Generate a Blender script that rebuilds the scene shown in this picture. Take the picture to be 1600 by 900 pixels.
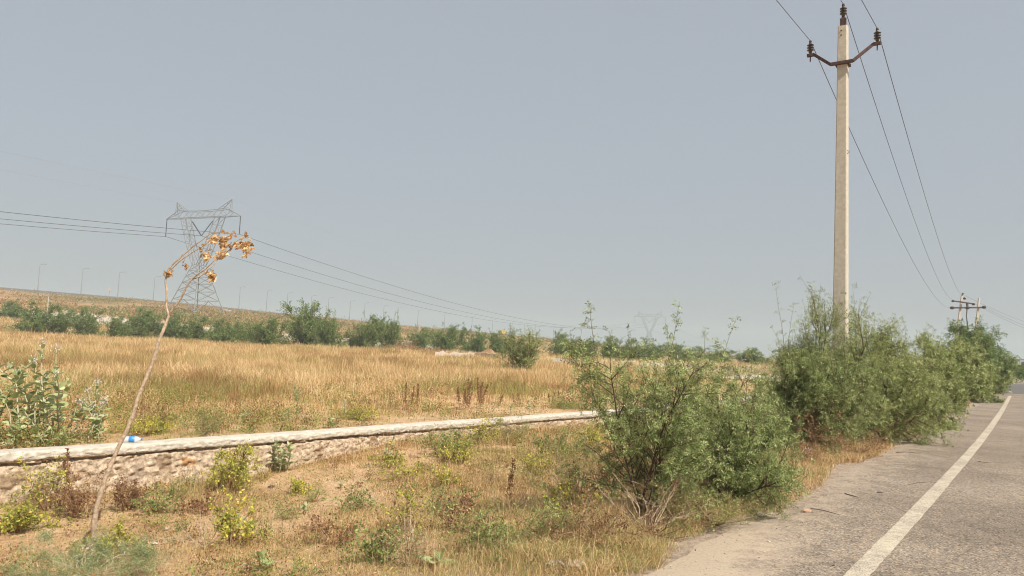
import bpy, math, random
import numpy as np
from mathutils import Vector, Matrix

for o in list(bpy.data.objects): bpy.data.objects.remove(o)
scene = bpy.context.scene
COL = scene.collection
R = math.radians

# ------------------------------------------------------------------ camera
F = 1170.0                      # focal length in photo pixels (1600 wide)
CAM_H = 1.5
PITCH = math.atan(92.9 / F)
ROLL = R(2.5)
_f = np.array([0, math.cos(PITCH), math.sin(PITCH)])
_u0 = np.array([0, -math.sin(PITCH), math.cos(PITCH)])
_r0 = np.array([1.0, 0, 0])
_r = _r0 * math.cos(ROLL) + _u0 * math.sin(ROLL)
_u = -_r0 * math.sin(ROLL) + _u0 * math.cos(ROLL)
CP = np.array([0, 0, CAM_H])
cd = bpy.data.cameras.new('camera'); cam = bpy.data.objects.new('camera', cd); COL.objects.link(cam)
cd.sensor_width = 36; cd.lens = F / 1600 * 36; cd.clip_start = 0.05; cd.clip_end = 20000
M3 = Matrix(((_r[0], _u[0], -_f[0]), (_r[1], _u[1], -_f[1]), (_r[2], _u[2], -_f[2])))
cam.matrix_world = Matrix.Translation(CP) @ M3.to_4x4()
scene.camera = cam

# ------------------------------------------------------------------ sky, sun, exposure
SUN_AZ = math.atan2(0.66, -0.75)      # clockwise from +Y
SUN_EL = R(50)
world = bpy.data.worlds.new('World'); scene.world = world; world.use_nodes = True
wn = world.node_tree.nodes; wl = world.node_tree.links
bg = wn['Background']
sky = wn.new('ShaderNodeTexSky'); sky.sky_type = 'NISHITA'; sky.sun_disc = False
sky.sun_elevation = SUN_EL; sky.sun_rotation = SUN_AZ
sky.air_density = 1.0; sky.dust_density = 5.0; sky.ozone_density = 1.2
veil = wn.new('ShaderNodeMix'); veil.data_type = 'RGBA'; veil.inputs[0].default_value = 0.78      # dusty veil over the clear sky
wl.new(sky.outputs[0], veil.inputs[6]); veil.inputs[7].default_value = (2.58, 2.74, 2.97, 1)
wl.new(veil.outputs[2], bg.inputs[0]); bg.inputs[1].default_value = 0.13
sd = bpy.data.lights.new('sun', 'SUN'); sun = bpy.data.objects.new('sun', sd); COL.objects.link(sun)
sd.energy = 5.0; sd.angle = R(0.6); sd.color = (1.0, 0.93, 0.82)
sv = Vector((math.sin(SUN_AZ) * math.cos(SUN_EL), math.cos(SUN_AZ) * math.cos(SUN_EL), math.sin(SUN_EL)))
sun.rotation_euler = sv.to_track_quat('Z', 'Y').to_euler()
scene.view_settings.view_transform = 'Standard'; scene.view_settings.look = 'None'
scene.view_settings.exposure = 0.4; scene.view_settings.gamma = 1.0
scene.view_settings.use_curve_mapping = False
scene.cycles.filter_width = 1.05; scene.cycles.max_bounces = 6; scene.cycles.transparent_max_bounces = 12

# ------------------------------------------------------------------ pixel helpers
def ray(px, py):
    d = _f + _r * ((px - 800) / F) + _u * ((450 - py) / F)
    return d
def at(px, py, Y):                       # point on the pixel's ray at world distance Y
    d = ray(px, py); return CP + d * (Y / d[1])
def on_z(px, py, z=0.0):
    d = ray(px, py); return CP + d * ((z - CAM_H) / d[2])
def project(P):
    v = np.asarray(P, float) - CP
    z = v @ _f
    return 800 + F * (v @ _r) / z, 450 - F * (v @ _u) / z, z

# ------------------------------------------------------------------ noise
def _hash(ix, iy, seed):
    h = (ix * 374761393 + iy * 668265263 + seed * 974634777) & 0xffffffff
    h = ((h ^ (h >> 13)) * 1274126177) & 0xffffffff
    return ((h ^ (h >> 16)) & 0xffff) / 65535.0
def vnoise(x, y, seed=0):
    x = np.asarray(x, float); y = np.asarray(y, float)
    ix = np.floor(x).astype(np.int64); iy = np.floor(y).astype(np.int64)
    fx = x - ix; fy = y - iy; fx = fx * fx * (3 - 2 * fx); fy = fy * fy * (3 - 2 * fy)
    a = _hash(ix, iy, seed); b = _hash(ix + 1, iy, seed); c = _hash(ix, iy + 1, seed); d = _hash(ix + 1, iy + 1, seed)
    return (a * (1 - fx) + b * fx) * (1 - fy) + (c * (1 - fx) + d * fx) * fy
def fbm(x, y, seed=0, oct=4):
    s = 0; a = 0.5; t = 0
    for i in range(oct):
        s = s + a * vnoise(np.asarray(x) * 2 ** i, np.asarray(y) * 2 ** i, seed + i); t += a; a *= 0.5
    return s / t
def sstep(a, b, x):
    t = np.clip((np.asarray(x, float) - a) / (b - a), 0, 1); return t * t * (3 - 2 * t)

# ------------------------------------------------------------------ road frame and terrain
LN = [on_z(1345, 900)[:2], on_z(1491, 740)[:2], on_z(1562, 633)[:2]]
P0 = np.array(LN[1]); D = np.array(LN[2]) - np.array(LN[0]); D /= np.linalg.norm(D); N = np.array([-D[1], D[0]])
def st(x, y):
    dx = np.asarray(x, float) - P0[0]; dy = np.asarray(y, float) - P0[1]
    return dx * N[0] + dy * N[1], dx * D[0] + dy * D[1]
def xy(s, t):
    return P0[0] + s * N[0] + t * D[0], P0[1] + s * N[1] + t * D[1]
WT = 0.16                                   # wall top height
_wp = [on_z(px, py, WT)[:2] for px, py in ((0, 708), (156, 699), (312, 688), (500, 675), (700, 660.5), (900, 646.5), (1030, 636))]
_wst = [st(*p) for p in _wp]
_wt = np.array([-30] + [float(q[1]) for q in _wst] + [40, 400]); _ws = np.array([_wst[0][0] + 1.2] + [float(q[0]) for q in _wst] + [7.0, 7.0])
def s_wall(t): return np.interp(t, _wt, _ws)
WALL_T = 0.34
CR = [(-500, 244, 15), (-260, 250, 13.6), (0, 255, 13.05), (187, 272, 12.2), (315, 300, 11.8), (418, 316, 10.7), (515, 344, 10.2), (620, 377, 8.9), (740, 468, 9.1), (850, 560, 8.2), (950, 700, 6.3), (1050, 900, 4.6), (1120, 1300, 3)]
CRP = np.array([((px - 800) * d / F, d, z) for px, d, z in CR])
def crest(px):
    d = np.interp(px, [c[0] for c in CR], [c[1] for c in CR]); z = np.interp(px, [c[0] for c in CR], [c[2] for c in CR])
    return np.array([(px - 800) * d / F, d, z])
def seg_dist(x, y):
    best = np.full(np.shape(x), 1e9); zz = np.zeros(np.shape(x)); side = np.zeros(np.shape(x))
    for a, b in zip(CRP[:-1], CRP[1:]):
        ab = b[:2] - a[:2]; L2 = ab @ ab
        t = np.clip(((x - a[0]) * ab[0] + (y - a[1]) * ab[1]) / L2, 0, 1)
        dx = x - (a[0] + t * ab[0]); dy = y - (a[1] + t * ab[1]); d = np.hypot(dx, dy)
        m = d < best
        best = np.where(m, d, best); zz = np.where(m, a[2] + (b[2] - a[2]) * t, zz)
        side = np.where(m, ab[0] * dy - ab[1] * dx, side)
    return best, zz, side
def terrain(x, y, fine=True):
    x = np.asarray(x, float); y = np.asarray(y, float)
    s, t = st(x, y); sw = s_wall(t)
    lo = -0.37 + 0.26 * sstep(-6.5, -3.2, t)                       # ground at the wall's foot
    z = lo * sstep(1.8, 6.2, s) - 0.02 * (s < 1.75) * (s > -8.6) * 1.0 - 0.25 * sstep(-9, -13, s)
    behind = sstep(0.06, WALL_T - 0.06, s - sw)
    fld = 0.06 + 0.45 * sstep(20, 100, y) * (s > 7)
    z = z * (1 - behind) + fld * behind
    if fine:
        rough = sstep(1.5, 2.2, s) * (1 - sstep(40, 80, np.hypot(x, y)))
        z = z + rough * (0.07 * (fbm(x * 1.1, y * 1.1, 5, 4) - 0.5) + 0.03 * (fbm(x * 5, y * 5, 9, 3) - 0.5))
    d, zc, side = seg_dist(x, y)
    far = np.where(side > 0, 1.0, np.clip(1 - d / 205.0, 0, 1) ** 1.05)
    far = far * sstep(60, 110, s + 0.0 * x)
    z = z + zc * far + 0.5 * far * (1 - far) * 4 * (fbm(x / 18, y / 18, 3, 3) - 0.5) * 2
    return z
def tz(x, y): return float(terrain(x, y))

# ------------------------------------------------------------------ materials
def new_mat(name):
    m = bpy.data.materials.new(name); m.use_nodes = True
    return m, m.node_tree.nodes, m.node_tree.links, m.node_tree.nodes['Principled BSDF']
def ramp(nodes, stops, interp='LINEAR'):
    r = nodes.new('ShaderNodeValToRGB'); r.color_ramp.interpolation = interp
    e = r.color_ramp.elements
    while len(e) > 1: e.remove(e[-1])
    e[0].position = stops[0][0]; e[0].color = (*stops[0][1], 1)
    for p, c in stops[1:]:
        k = e.new(p); k.color = (*c, 1)
    return r
def coords(nodes): return nodes.new('ShaderNodeTexCoord')
def noise(nodes, links, vec, scale, detail=6, rough=0.6):
    n = nodes.new('ShaderNodeTexNoise'); n.inputs['Scale'].default_value = scale
    n.inputs['Detail'].default_value = detail; n.inputs['Roughness'].default_value = rough
    links.new(vec, n.inputs['Vector']); return n
def mixc(nodes, links, fac, a, b, mode='MIX'):
    m = nodes.new('ShaderNodeMix'); m.data_type = 'RGBA'; m.blend_type = mode
    for k, v in ((0, fac), (6, a), (7, b)):
        if isinstance(v, (int, float)): m.inputs[k].default_value = v
        elif isinstance(v, tuple): m.inputs[k].default_value = (*v, 1)
        else: links.new(v, m.inputs[k])
    return m.outputs[2]
def bump(nodes, links, bsdf, h, strength=0.5, dist=0.02):
    b = nodes.new('ShaderNodeBump'); b.inputs['Strength'].default_value = strength; b.inputs['Distance'].default_value = dist
    links.new(h, b.inputs['Height']); links.new(b.outputs[0], bsdf.inputs['Normal']); return b
def attr(nodes, name):
    a = nodes.new('ShaderNodeAttribute'); a.attribute_name = name; return a
def veg_mat(name, stops, transl=0.3, rough=0.6, spec=0.25):
    m, n, l, b = new_mat(name)
    a = attr(n, 'var'); r = ramp(n, stops); l.new(a.outputs['Fac'], r.inputs[0])
    l.new(r.outputs[0], b.inputs['Base Color']); b.inputs['Roughness'].default_value = rough
    b.inputs['Specular IOR Level'].default_value = spec
    if transl > 0:
        t = n.new('ShaderNodeBsdfTranslucent'); l.new(r.outputs[0], t.inputs[0])
        mx = n.new('ShaderNodeMixShader'); mx.inputs[0].default_value = transl
        l.new(b.outputs[0], mx.inputs[1]); l.new(t.outputs[0], mx.inputs[2]); l.new(mx.outputs[0], n['Material Output'].inputs[0])
    return m
def rough_mat(name, c1, c2, scale=8, rough=0.85, bs=0.3, bd=0.01, metallic=0.0, c3=None):
    m, n, l, b = new_mat(name)
    tc = coords(n); ns = noise(n, l, tc.outputs['Object'], scale, 8, 0.65)
    st_ = [(0.3, c1), (0.7, c2)] if c3 is None else [(0.25, c1), (0.5, c2), (0.72, c3)]
    r = ramp(n, st_); l.new(ns.outputs[0], r.inputs[0]); l.new(r.outputs[0], b.inputs['Base Color'])
    b.inputs['Roughness'].default_value = rough; b.inputs['Metallic'].default_value = metallic
    if bs: bump(n, l, b, ns.outputs[0], bs, bd)
    return m

G1 = (0.062, 0.098, 0.032); G2 = (0.10, 0.155, 0.05); G3 = (0.16, 0.215, 0.085); G4 = (0.23, 0.25, 0.13)
M = {}
M['mesquite'] = veg_mat('mesquite_leaf', [(0, (0.07, 0.095, 0.03)), (0.3, (0.19, 0.24, 0.08)), (0.65, (0.36, 0.43, 0.16)), (1, (0.58, 0.60, 0.30))], 0.35, 0.55)
M['mesquite_yellow'] = veg_mat('mesquite_leaf_yellowish', [(0, (0.10, 0.11, 0.03)), (0.35, (0.22, 0.27, 0.085)), (0.75, (0.42, 0.47, 0.18)), (1, (0.62, 0.63, 0.32))], 0.35, 0.55)
M['mesquite_far'] = veg_mat('mesquite_leaf_dark', [(0, (0.055, 0.085, 0.025)), (0.5, (0.155, 0.225, 0.065)), (1, (0.33, 0.41, 0.13))], 0.3, 0.6)
M['tree_far'] = veg_mat('far_tree_leaf', [(0, (0.035, 0.055, 0.022)), (1, (0.08, 0.115, 0.05))], 0.2, 0.7)
M['bark'] = rough_mat('bark', (0.07, 0.045, 0.03), (0.20, 0.14, 0.10), 30, 0.9, 0.4, 0.004)
M['bark_red'] = rough_mat('bark_reddish', (0.06, 0.03, 0.022), (0.15, 0.085, 0.06), 30, 0.85, 0.4, 0.004)
M['dead_bark'] = rough_mat('dead_bark', (0.20, 0.13, 0.08), (0.58, 0.46, 0.33), 38, 0.85, 0.4, 0.003)
M['calotropis'] = veg_mat('milkweed_leaf', [(0, (0.17, 0.21, 0.075)), (0.5, (0.34, 0.39, 0.17)), (0.9, (0.53, 0.56, 0.31)), (1, (0.48, 0.46, 0.18))], 0.25, 0.5, 0.35)
M['calotropis_stem'] = rough_mat('milkweed_stem', (0.30, 0.28, 0.18), (0.5, 0.45, 0.30), 20, 0.8)
M['flower'] = veg_mat('milkweed_flower', [(0, (0.5, 0.42, 0.45)), (1, (0.8, 0.76, 0.74))], 0.2, 0.6)
M['weed_yellow'] = veg_mat('yellowing_weed_leaf', [(0, (0.20, 0.11, 0.04)), (0.22, (0.22, 0.24, 0.05)), (0.55, (0.46, 0.48, 0.09)), (0.85, (0.72, 0.64, 0.12)), (1, (0.80, 0.58, 0.16))], 0.35, 0.55)
M['weed_green'] = veg_mat('green_weed_leaf', [(0, (0.18, 0.12, 0.05)), (0.2, (0.12, 0.17, 0.05)), (0.5, (0.26, 0.33, 0.10)), (1, (0.48, 0.50, 0.18))], 0.35, 0.55)
M['weed_brown'] = veg_mat('withered_weed_leaf', [(0, (0.10, 0.05, 0.025)), (0.5, (0.28, 0.15, 0.075)), (1, (0.52, 0.34, 0.18))], 0.2, 0.8)
M['seedling'] = veg_mat('blue_green_seedling_leaf', [(0, (0.12, 0.15, 0.06)), (0.6, (0.25, 0.30, 0.13)), (1, (0.44, 0.48, 0.25))], 0.3, 0.55)
M['thorn'] = rough_mat('pale_thorn', (0.45, 0.42, 0.30), (0.7, 0.66, 0.52), 20, 0.7)
M['dry_leaf'] = veg_mat('curled_dry_leaf', [(0, (0.28, 0.15, 0.06)), (0.5, (0.72, 0.48, 0.23)), (1, (0.92, 0.76, 0.48))], 0.4, 0.6)
M['straw'] = veg_mat('dry_grass', [(0, (0.14, 0.065, 0.03)), (0.22, (0.31, 0.18, 0.08)), (0.5, (0.58, 0.385, 0.185)), (0.74, (0.85, 0.66, 0.38)), (0.78, (0.48, 0.42, 0.15)), (1, (0.22, 0.26, 0.075))], 0.35, 0.7)
M['stem_dry'] = rough_mat('dry_stem', (0.20, 0.11, 0.06), (0.42, 0.28, 0.16), 30, 0.9)
M['concrete_pole'] = rough_mat('pole_concrete', (0.42, 0.375, 0.30), (0.56, 0.51, 0.42), 14, 0.9, 0.35, 0.006)
M['white_post'] = rough_mat('whitewash', (0.34, 0.32, 0.28), (0.5, 0.48, 0.43), 10, 0.8, 0)
M['rust'] = rough_mat('rusty_painted_steel', (0.035, 0.02, 0.018), (0.11, 0.05, 0.035), 25, 0.7, 0.2, 0.003)
M['porcelain'] = rough_mat('brown_porcelain', (0.03, 0.022, 0.02), (0.06, 0.04, 0.035), 10, 0.25, 0)
M['galv'] = rough_mat('galvanised_steel', (0.16, 0.165, 0.165), (0.32, 0.32, 0.32), 2, 0.6, 0, metallic=0.0)
M['dark_ins'] = rough_mat('dark_insulator', (0.04, 0.04, 0.045), (0.07, 0.07, 0.075), 5, 0.4, 0)
M['wire'] = rough_mat('weathered_aluminium_wire', (0.07, 0.07, 0.075), (0.12, 0.12, 0.12), 5, 0.6, 0)
M['lamp_metal'] = rough_mat('lamp_metal', (0.22, 0.23, 0.24), (0.32, 0.32, 0.33), 5, 0.5, 0, metallic=0.3)
M['concrete'] = rough_mat('chute_concrete', (0.42, 0.40, 0.36), (0.60, 0.57, 0.52), 0.8, 0.9, 0)
M['barrier'] = rough_mat('barrier_concrete', (0.10, 0.10, 0.10), (0.2, 0.19, 0.18), 0.5, 0.9, 0)
M['stone_white'] = rough_mat('white_stone', (0.36, 0.31, 0.25), (0.6, 0.54, 0.46), 12, 0.85, 0.5, 0.01)
M['brick'] = rough_mat('brick_piece', (0.45, 0.25, 0.15), (0.62, 0.42, 0.28), 14, 0.9, 0.5, 0.01)
M['dark_rubber'] = rough_mat('tyre_rubber', (0.02, 0.02, 0.02), (0.04, 0.04, 0.04), 5, 0.8, 0)
M['yellow_paint'] = rough_mat('yellow_paint', (0.6, 0.38, 0.03), (0.7, 0.46, 0.04), 1, 0.45, 0)
M['white_paint'] = rough_mat('white_paint', (0.72, 0.72, 0.7), (0.8, 0.8, 0.78), 1, 0.4, 0)
M['red_paint'] = rough_mat('dark_paint', (0.10, 0.10, 0.12), (0.14, 0.14, 0.16), 1, 0.4, 0)
def glass_mat():
    m, n, l, b = new_mat('dark_glass'); b.inputs['Base Color'].default_value = (0.03, 0.035, 0.04, 1); b.inputs['Roughness'].default_value = 0.1; return m
M['glass'] = glass_mat()

def ground_material():
    m, n, l, b = new_mat('ground_soil')
    tc = coords(n); v = tc.outputs['Object']
    n1 = noise(n, l, v, 0.9, 6, 0.6); n2 = noise(n, l, v, 14, 8, 0.7); n3 = noise(n, l, v, 120, 4, 0.7); n4 = noise(n, l, v, 0.06, 6, 0.65); n5 = noise(n, l, v, 0.35, 8, 0.75)
    sand = ramp(n, [(0.3, (0.40, 0.25, 0.13)), (0.5, (0.55, 0.37, 0.21)), (0.7, (0.66, 0.48, 0.31))]); l.new(n1.outputs[0], sand.inputs[0])
    sp = ramp(n, [(0.3, (0.45, 0.40, 0.36)), (0.5, (0.9, 0.9, 0.9)), (0.75, (1.25, 1.2, 1.15))]); l.new(n2.outputs[0], sp.inputs[0])
    c = mixc(n, l, 0.75, sand.outputs[0], sp.outputs[0], 'MULTIPLY')
    g = ramp(n, [(0.35, (0.55, 0.5, 0.48)), (0.55, (1, 1, 1)), (0.72, (1.3, 1.25, 1.2))]); l.new(n3.outputs[0], g.inputs[0])
    c = mixc(n, l, 0.6, c, g.outputs[0], 'MULTIPLY')
    fld = ramp(n, [(0.3, (0.30, 0.18, 0.085)), (0.6, (0.54, 0.355, 0.19))]); l.new(n5.outputs[0], fld.inputs[0])
    a = attr(n, 'field'); c = mixc(n, l, a.outputs['Fac'], c, fld.outputs[0])
    hill = ramp(n, [(0.36, (0.11, 0.12, 0.045)), (0.46, (0.22, 0.17, 0.08)), (0.56, (0.36, 0.22, 0.11)), (0.68, (0.46, 0.31, 0.18))]); 
    hm = mixc(n, l, 0.45, n4.outputs[0], n5.outputs[0]); l.new(hm, hill.inputs[0])
    a = attr(n, 'hill'); c = mixc(n, l, a.outputs['Fac'], c, hill.outputs[0])
    a = attr(n, 'grit'); gr = ramp(n, [(0.35, (0.22, 0.17, 0.13)), (0.6, (0.42, 0.34, 0.26))]); l.new(n2.outputs[0], gr.inputs[0])
    gm = mixc(n, l, 0.7, gr.outputs[0], g.outputs[0], 'MULTIPLY')
    c = mixc(n, l, a.outputs['Fac'], c, gm)
    l.new(c, b.inputs['Base Color']); b.inputs['Roughness'].default_value = 0.95; b.inputs['Specular IOR Level'].default_value = 0.1
    mh = mixc(n, l, 0.35, n2.outputs[0], n3.outputs[0]); bump(n, l, b, mh, 0.9, 0.03)
    return m
M['ground'] = ground_material()
def asphalt_material():
    m, n, l, b = new_mat('weathered_asphalt')
    tc = coords(n); v = tc.outputs['Object']
    vo = n.new('ShaderNodeTexVoronoi'); vo.inputs['Scale'].default_value = 70; l.new(v, vo.inputs['Vector'])
    nb = noise(n, l, v, 0.5, 6, 0.6); nf = noise(n, l, v, 45, 6, 0.75); ne = noise(n, l, v, 3.5, 8, 0.75)
    base = ramp(n, [(0.3, (0.18, 0.15, 0.12)), (0.7, (0.29, 0.245, 0.20))]); l.new(nb.outputs[0], base.inputs[0])
    bw = n.new('ShaderNodeRGBToBW'); l.new(vo.outputs['Color'], bw.inputs[0])
    ag = ramp(n, [(0.12, (0.32, 0.3, 0.3)), (0.35, (0.8, 0.8, 0.8)), (0.65, (1.1, 1.07, 1.02)), (0.9, (1.9, 1.75, 1.55))]); l.new(bw.outputs[0], ag.inputs[0])
    c = mixc(n, l, 0.85, base.outputs[0], ag.outputs[0], 'MULTIPLY')
    sp = ramp(n, [(0.34, (0.35, 0.33, 0.33)), (0.46, (1, 1, 1)), (0.62, (1, 1, 1)), (0.75, (1.5, 1.4, 1.3))]); l.new(nf.outputs[0], sp.inputs[0])
    c = mixc(n, l, 0.8, c, sp.outputs[0], 'MULTIPLY')
    vc = n.new('ShaderNodeTexVoronoi'); vc.feature = 'DISTANCE_TO_EDGE'; vc.inputs['Scale'].default_value = 0.55
    wv = mixc(n, l, 0.12, v, ne.outputs['Color']); l.new(wv, vc.inputs['Vector'])
    ck = ramp(n, [(0.0, (0.35, 0.32, 0.3)), (0.012, (1, 1, 1))]); l.new(vc.outputs[0], ck.inputs[0]); c = mixc(n, l, 0.35, c, ck.outputs[0], 'MULTIPLY')
    sn = ramp(n, [(0.38, (0.78, 0.76, 0.74)), (0.52, (1, 1, 1)), (0.68, (1.18, 1.14, 1.08))]); l.new(ne.outputs[0], sn.inputs[0]); c = mixc(n, l, 0.5, c, sn.outputs[0], 'MULTIPLY')
    a = attr(n, 'edge')
    mth = n.new('ShaderNodeMath'); mth.operation = 'MULTIPLY_ADD'; l.new(ne.outputs[0], mth.inputs[0]); mth.inputs[1].default_value = 1.6; 
    l.new(a.outputs['Fac'], mth.inputs[2])
    rr = ramp(n, [(0.98, (0, 0, 0)), (1.0, (0.0, 0.0, 0.0))]); 
    mr = n.new('ShaderNodeMapRange'); mr.inputs[1].default_value = 0.95; mr.inputs[2].default_value = 1.5; l.new(mth.outputs[0], mr.inputs[0])
    dust = mixc(n, l, 0.7, (0.44, 0.355, 0.265), sp.outputs[0], 'MULTIPLY')
    mm = n.new('ShaderNodeMath'); mm.operation = 'MULTIPLY'; mm.inputs[1].default_value = 0.85; l.new(mr.outputs[0], mm.inputs[0])
    c = mixc(n, l, mm.outputs[0], c, dust)
    l.new(c, b.inputs['Base Color']); b.inputs['Roughness'].default_value = 0.9; b.inputs['Specular IOR Level'].default_value = 0.2
    h = mixc(n, l, 0.5, bw.outputs[0], nf.outputs[0]); bump(n, l, b, h, 0.7, 0.008)
    return m
M['asphalt'] = asphalt_material()
def line_material():
    m, n, l, b = new_mat('worn_road_paint')
    tc = coords(n); v = tc.outputs['Object']
    nf = noise(n, l, v, 75, 6, 0.85); nb = noise(n, l, v, 2.0, 5, 0.6); nc = noise(n, l, v, 12, 5, 0.7)
    mth = n.new('ShaderNodeMath'); mth.operation = 'MULTIPLY_ADD'; l.new(nb.outputs[0], mth.inputs[0]); mth.inputs[1].default_value = 0.3; l.new(nf.outputs[0], mth.inputs[2])
    mask = ramp(n, [(0.60, (0, 0, 0)), (0.64, (1, 1, 1))]); l.new(mth.outputs[0], mask.inputs[0])
    pc = ramp(n, [(0.3, (0.35, 0.30, 0.22)), (0.6, (0.53, 0.46, 0.355))]); l.new(nc.outputs[0], pc.inputs[0])
    c = mixc(n, l, mask.outputs[0], (0.20, 0.17, 0.14), pc.outputs[0])
    l.new(c, b.inputs['Base Color']); b.inputs['Roughness'].default_value = 0.8
    bump(n, l, b, nf.outputs[0], 0.4, 0.004)
    return m
M['line'] = line_material()
def wall_material():
    m, n, l, b = new_mat('rubble_masonry')
    tc = coords(n); v = tc.outputs['Object']
    vo = n.new('ShaderNodeTexVoronoi'); vo.inputs['Scale'].default_value = 4.2; vo.inputs['Randomness'].default_value = 1.0
    wn_ = noise(n, l, v, 3.5, 4, 0.6); wv = mixc(n, l, 0.22, v, wn_.outputs['Color']); l.new(wv, vo.inputs['Vector'])
    bw = n.new('ShaderNodeSeparateColor'); l.new(vo.outputs['Color'], bw.inputs[0])
    stone = ramp(n, [(0, (0.32, 0.235, 0.16)), (0.3, (0.44, 0.34, 0.245)), (0.55, (0.46, 0.27, 0.14)), (0.63, (0.50, 0.36, 0.26)), (0.8, (0.38, 0.30, 0.23)), (1, (0.48, 0.40, 0.31))], 'CONSTANT'); l.new(bw.outputs[0], stone.inputs[0])
    v2 = n.new('ShaderNodeTexVoronoi'); v2.feature = 'DISTANCE_TO_EDGE'; v2.inputs['Scale'].default_value = 4.2; l.new(wv, v2.inputs['Vector'])
    nz = noise(n, l, v, 18, 8, 0.7); nl = noise(n, l, v, 1.3, 4, 0.6)
    ma = n.new('ShaderNodeMath'); ma.operation = 'MULTIPLY_ADD'; l.new(nl.outputs[0], ma.inputs[0]); ma.inputs[1].default_value = -0.5; l.new(v2.outputs[0], ma.inputs[2])
    mk = ramp(n, [(0.0, (0, 0, 0)), (0.04, (1, 1, 1))]); 
    mb = n.new('ShaderNodeMath'); mb.operation = 'ADD'; mb.inputs[1].default_value = 0.06; l.new(ma.outputs[0], mb.inputs[0]); l.new(mb.outputs[0], mk.inputs[0])
    mort = ramp(n, [(0.3, (0.36, 0.28, 0.20)), (0.65, (0.58, 0.47, 0.36))]); l.new(nz.outputs[0], mort.inputs[0])
    c = mixc(n, l, mk.outputs[0], mort.outputs[0], stone.outputs[0])
    d = ramp(n, [(0.34, (0.5, 0.46, 0.42)), (0.45, (0.85, 0.83, 0.8)), (0.65, (1.2, 1.18, 1.15))]); l.new(nz.outputs[0], d.inputs[0])
    c = mixc(n, l, 0.8, c, d.outputs[0], 'MULTIPLY')
    l.new(c, b.inputs['Base Color']); b.inputs['Roughness'].default_value = 0.95; b.inputs['Specular IOR Level'].default_value = 0.1
    bump(n, l, b, nz.outputs[0], 0.8, 0.03)
    return m
M['masonry'] = wall_material()
M['coping'] = rough_mat('coping_concrete', (0.34, 0.29, 0.235), (0.50, 0.45, 0.375), 14, 0.95, 0.9, 0.02, c3=(0.64, 0.59, 0.51))

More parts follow.
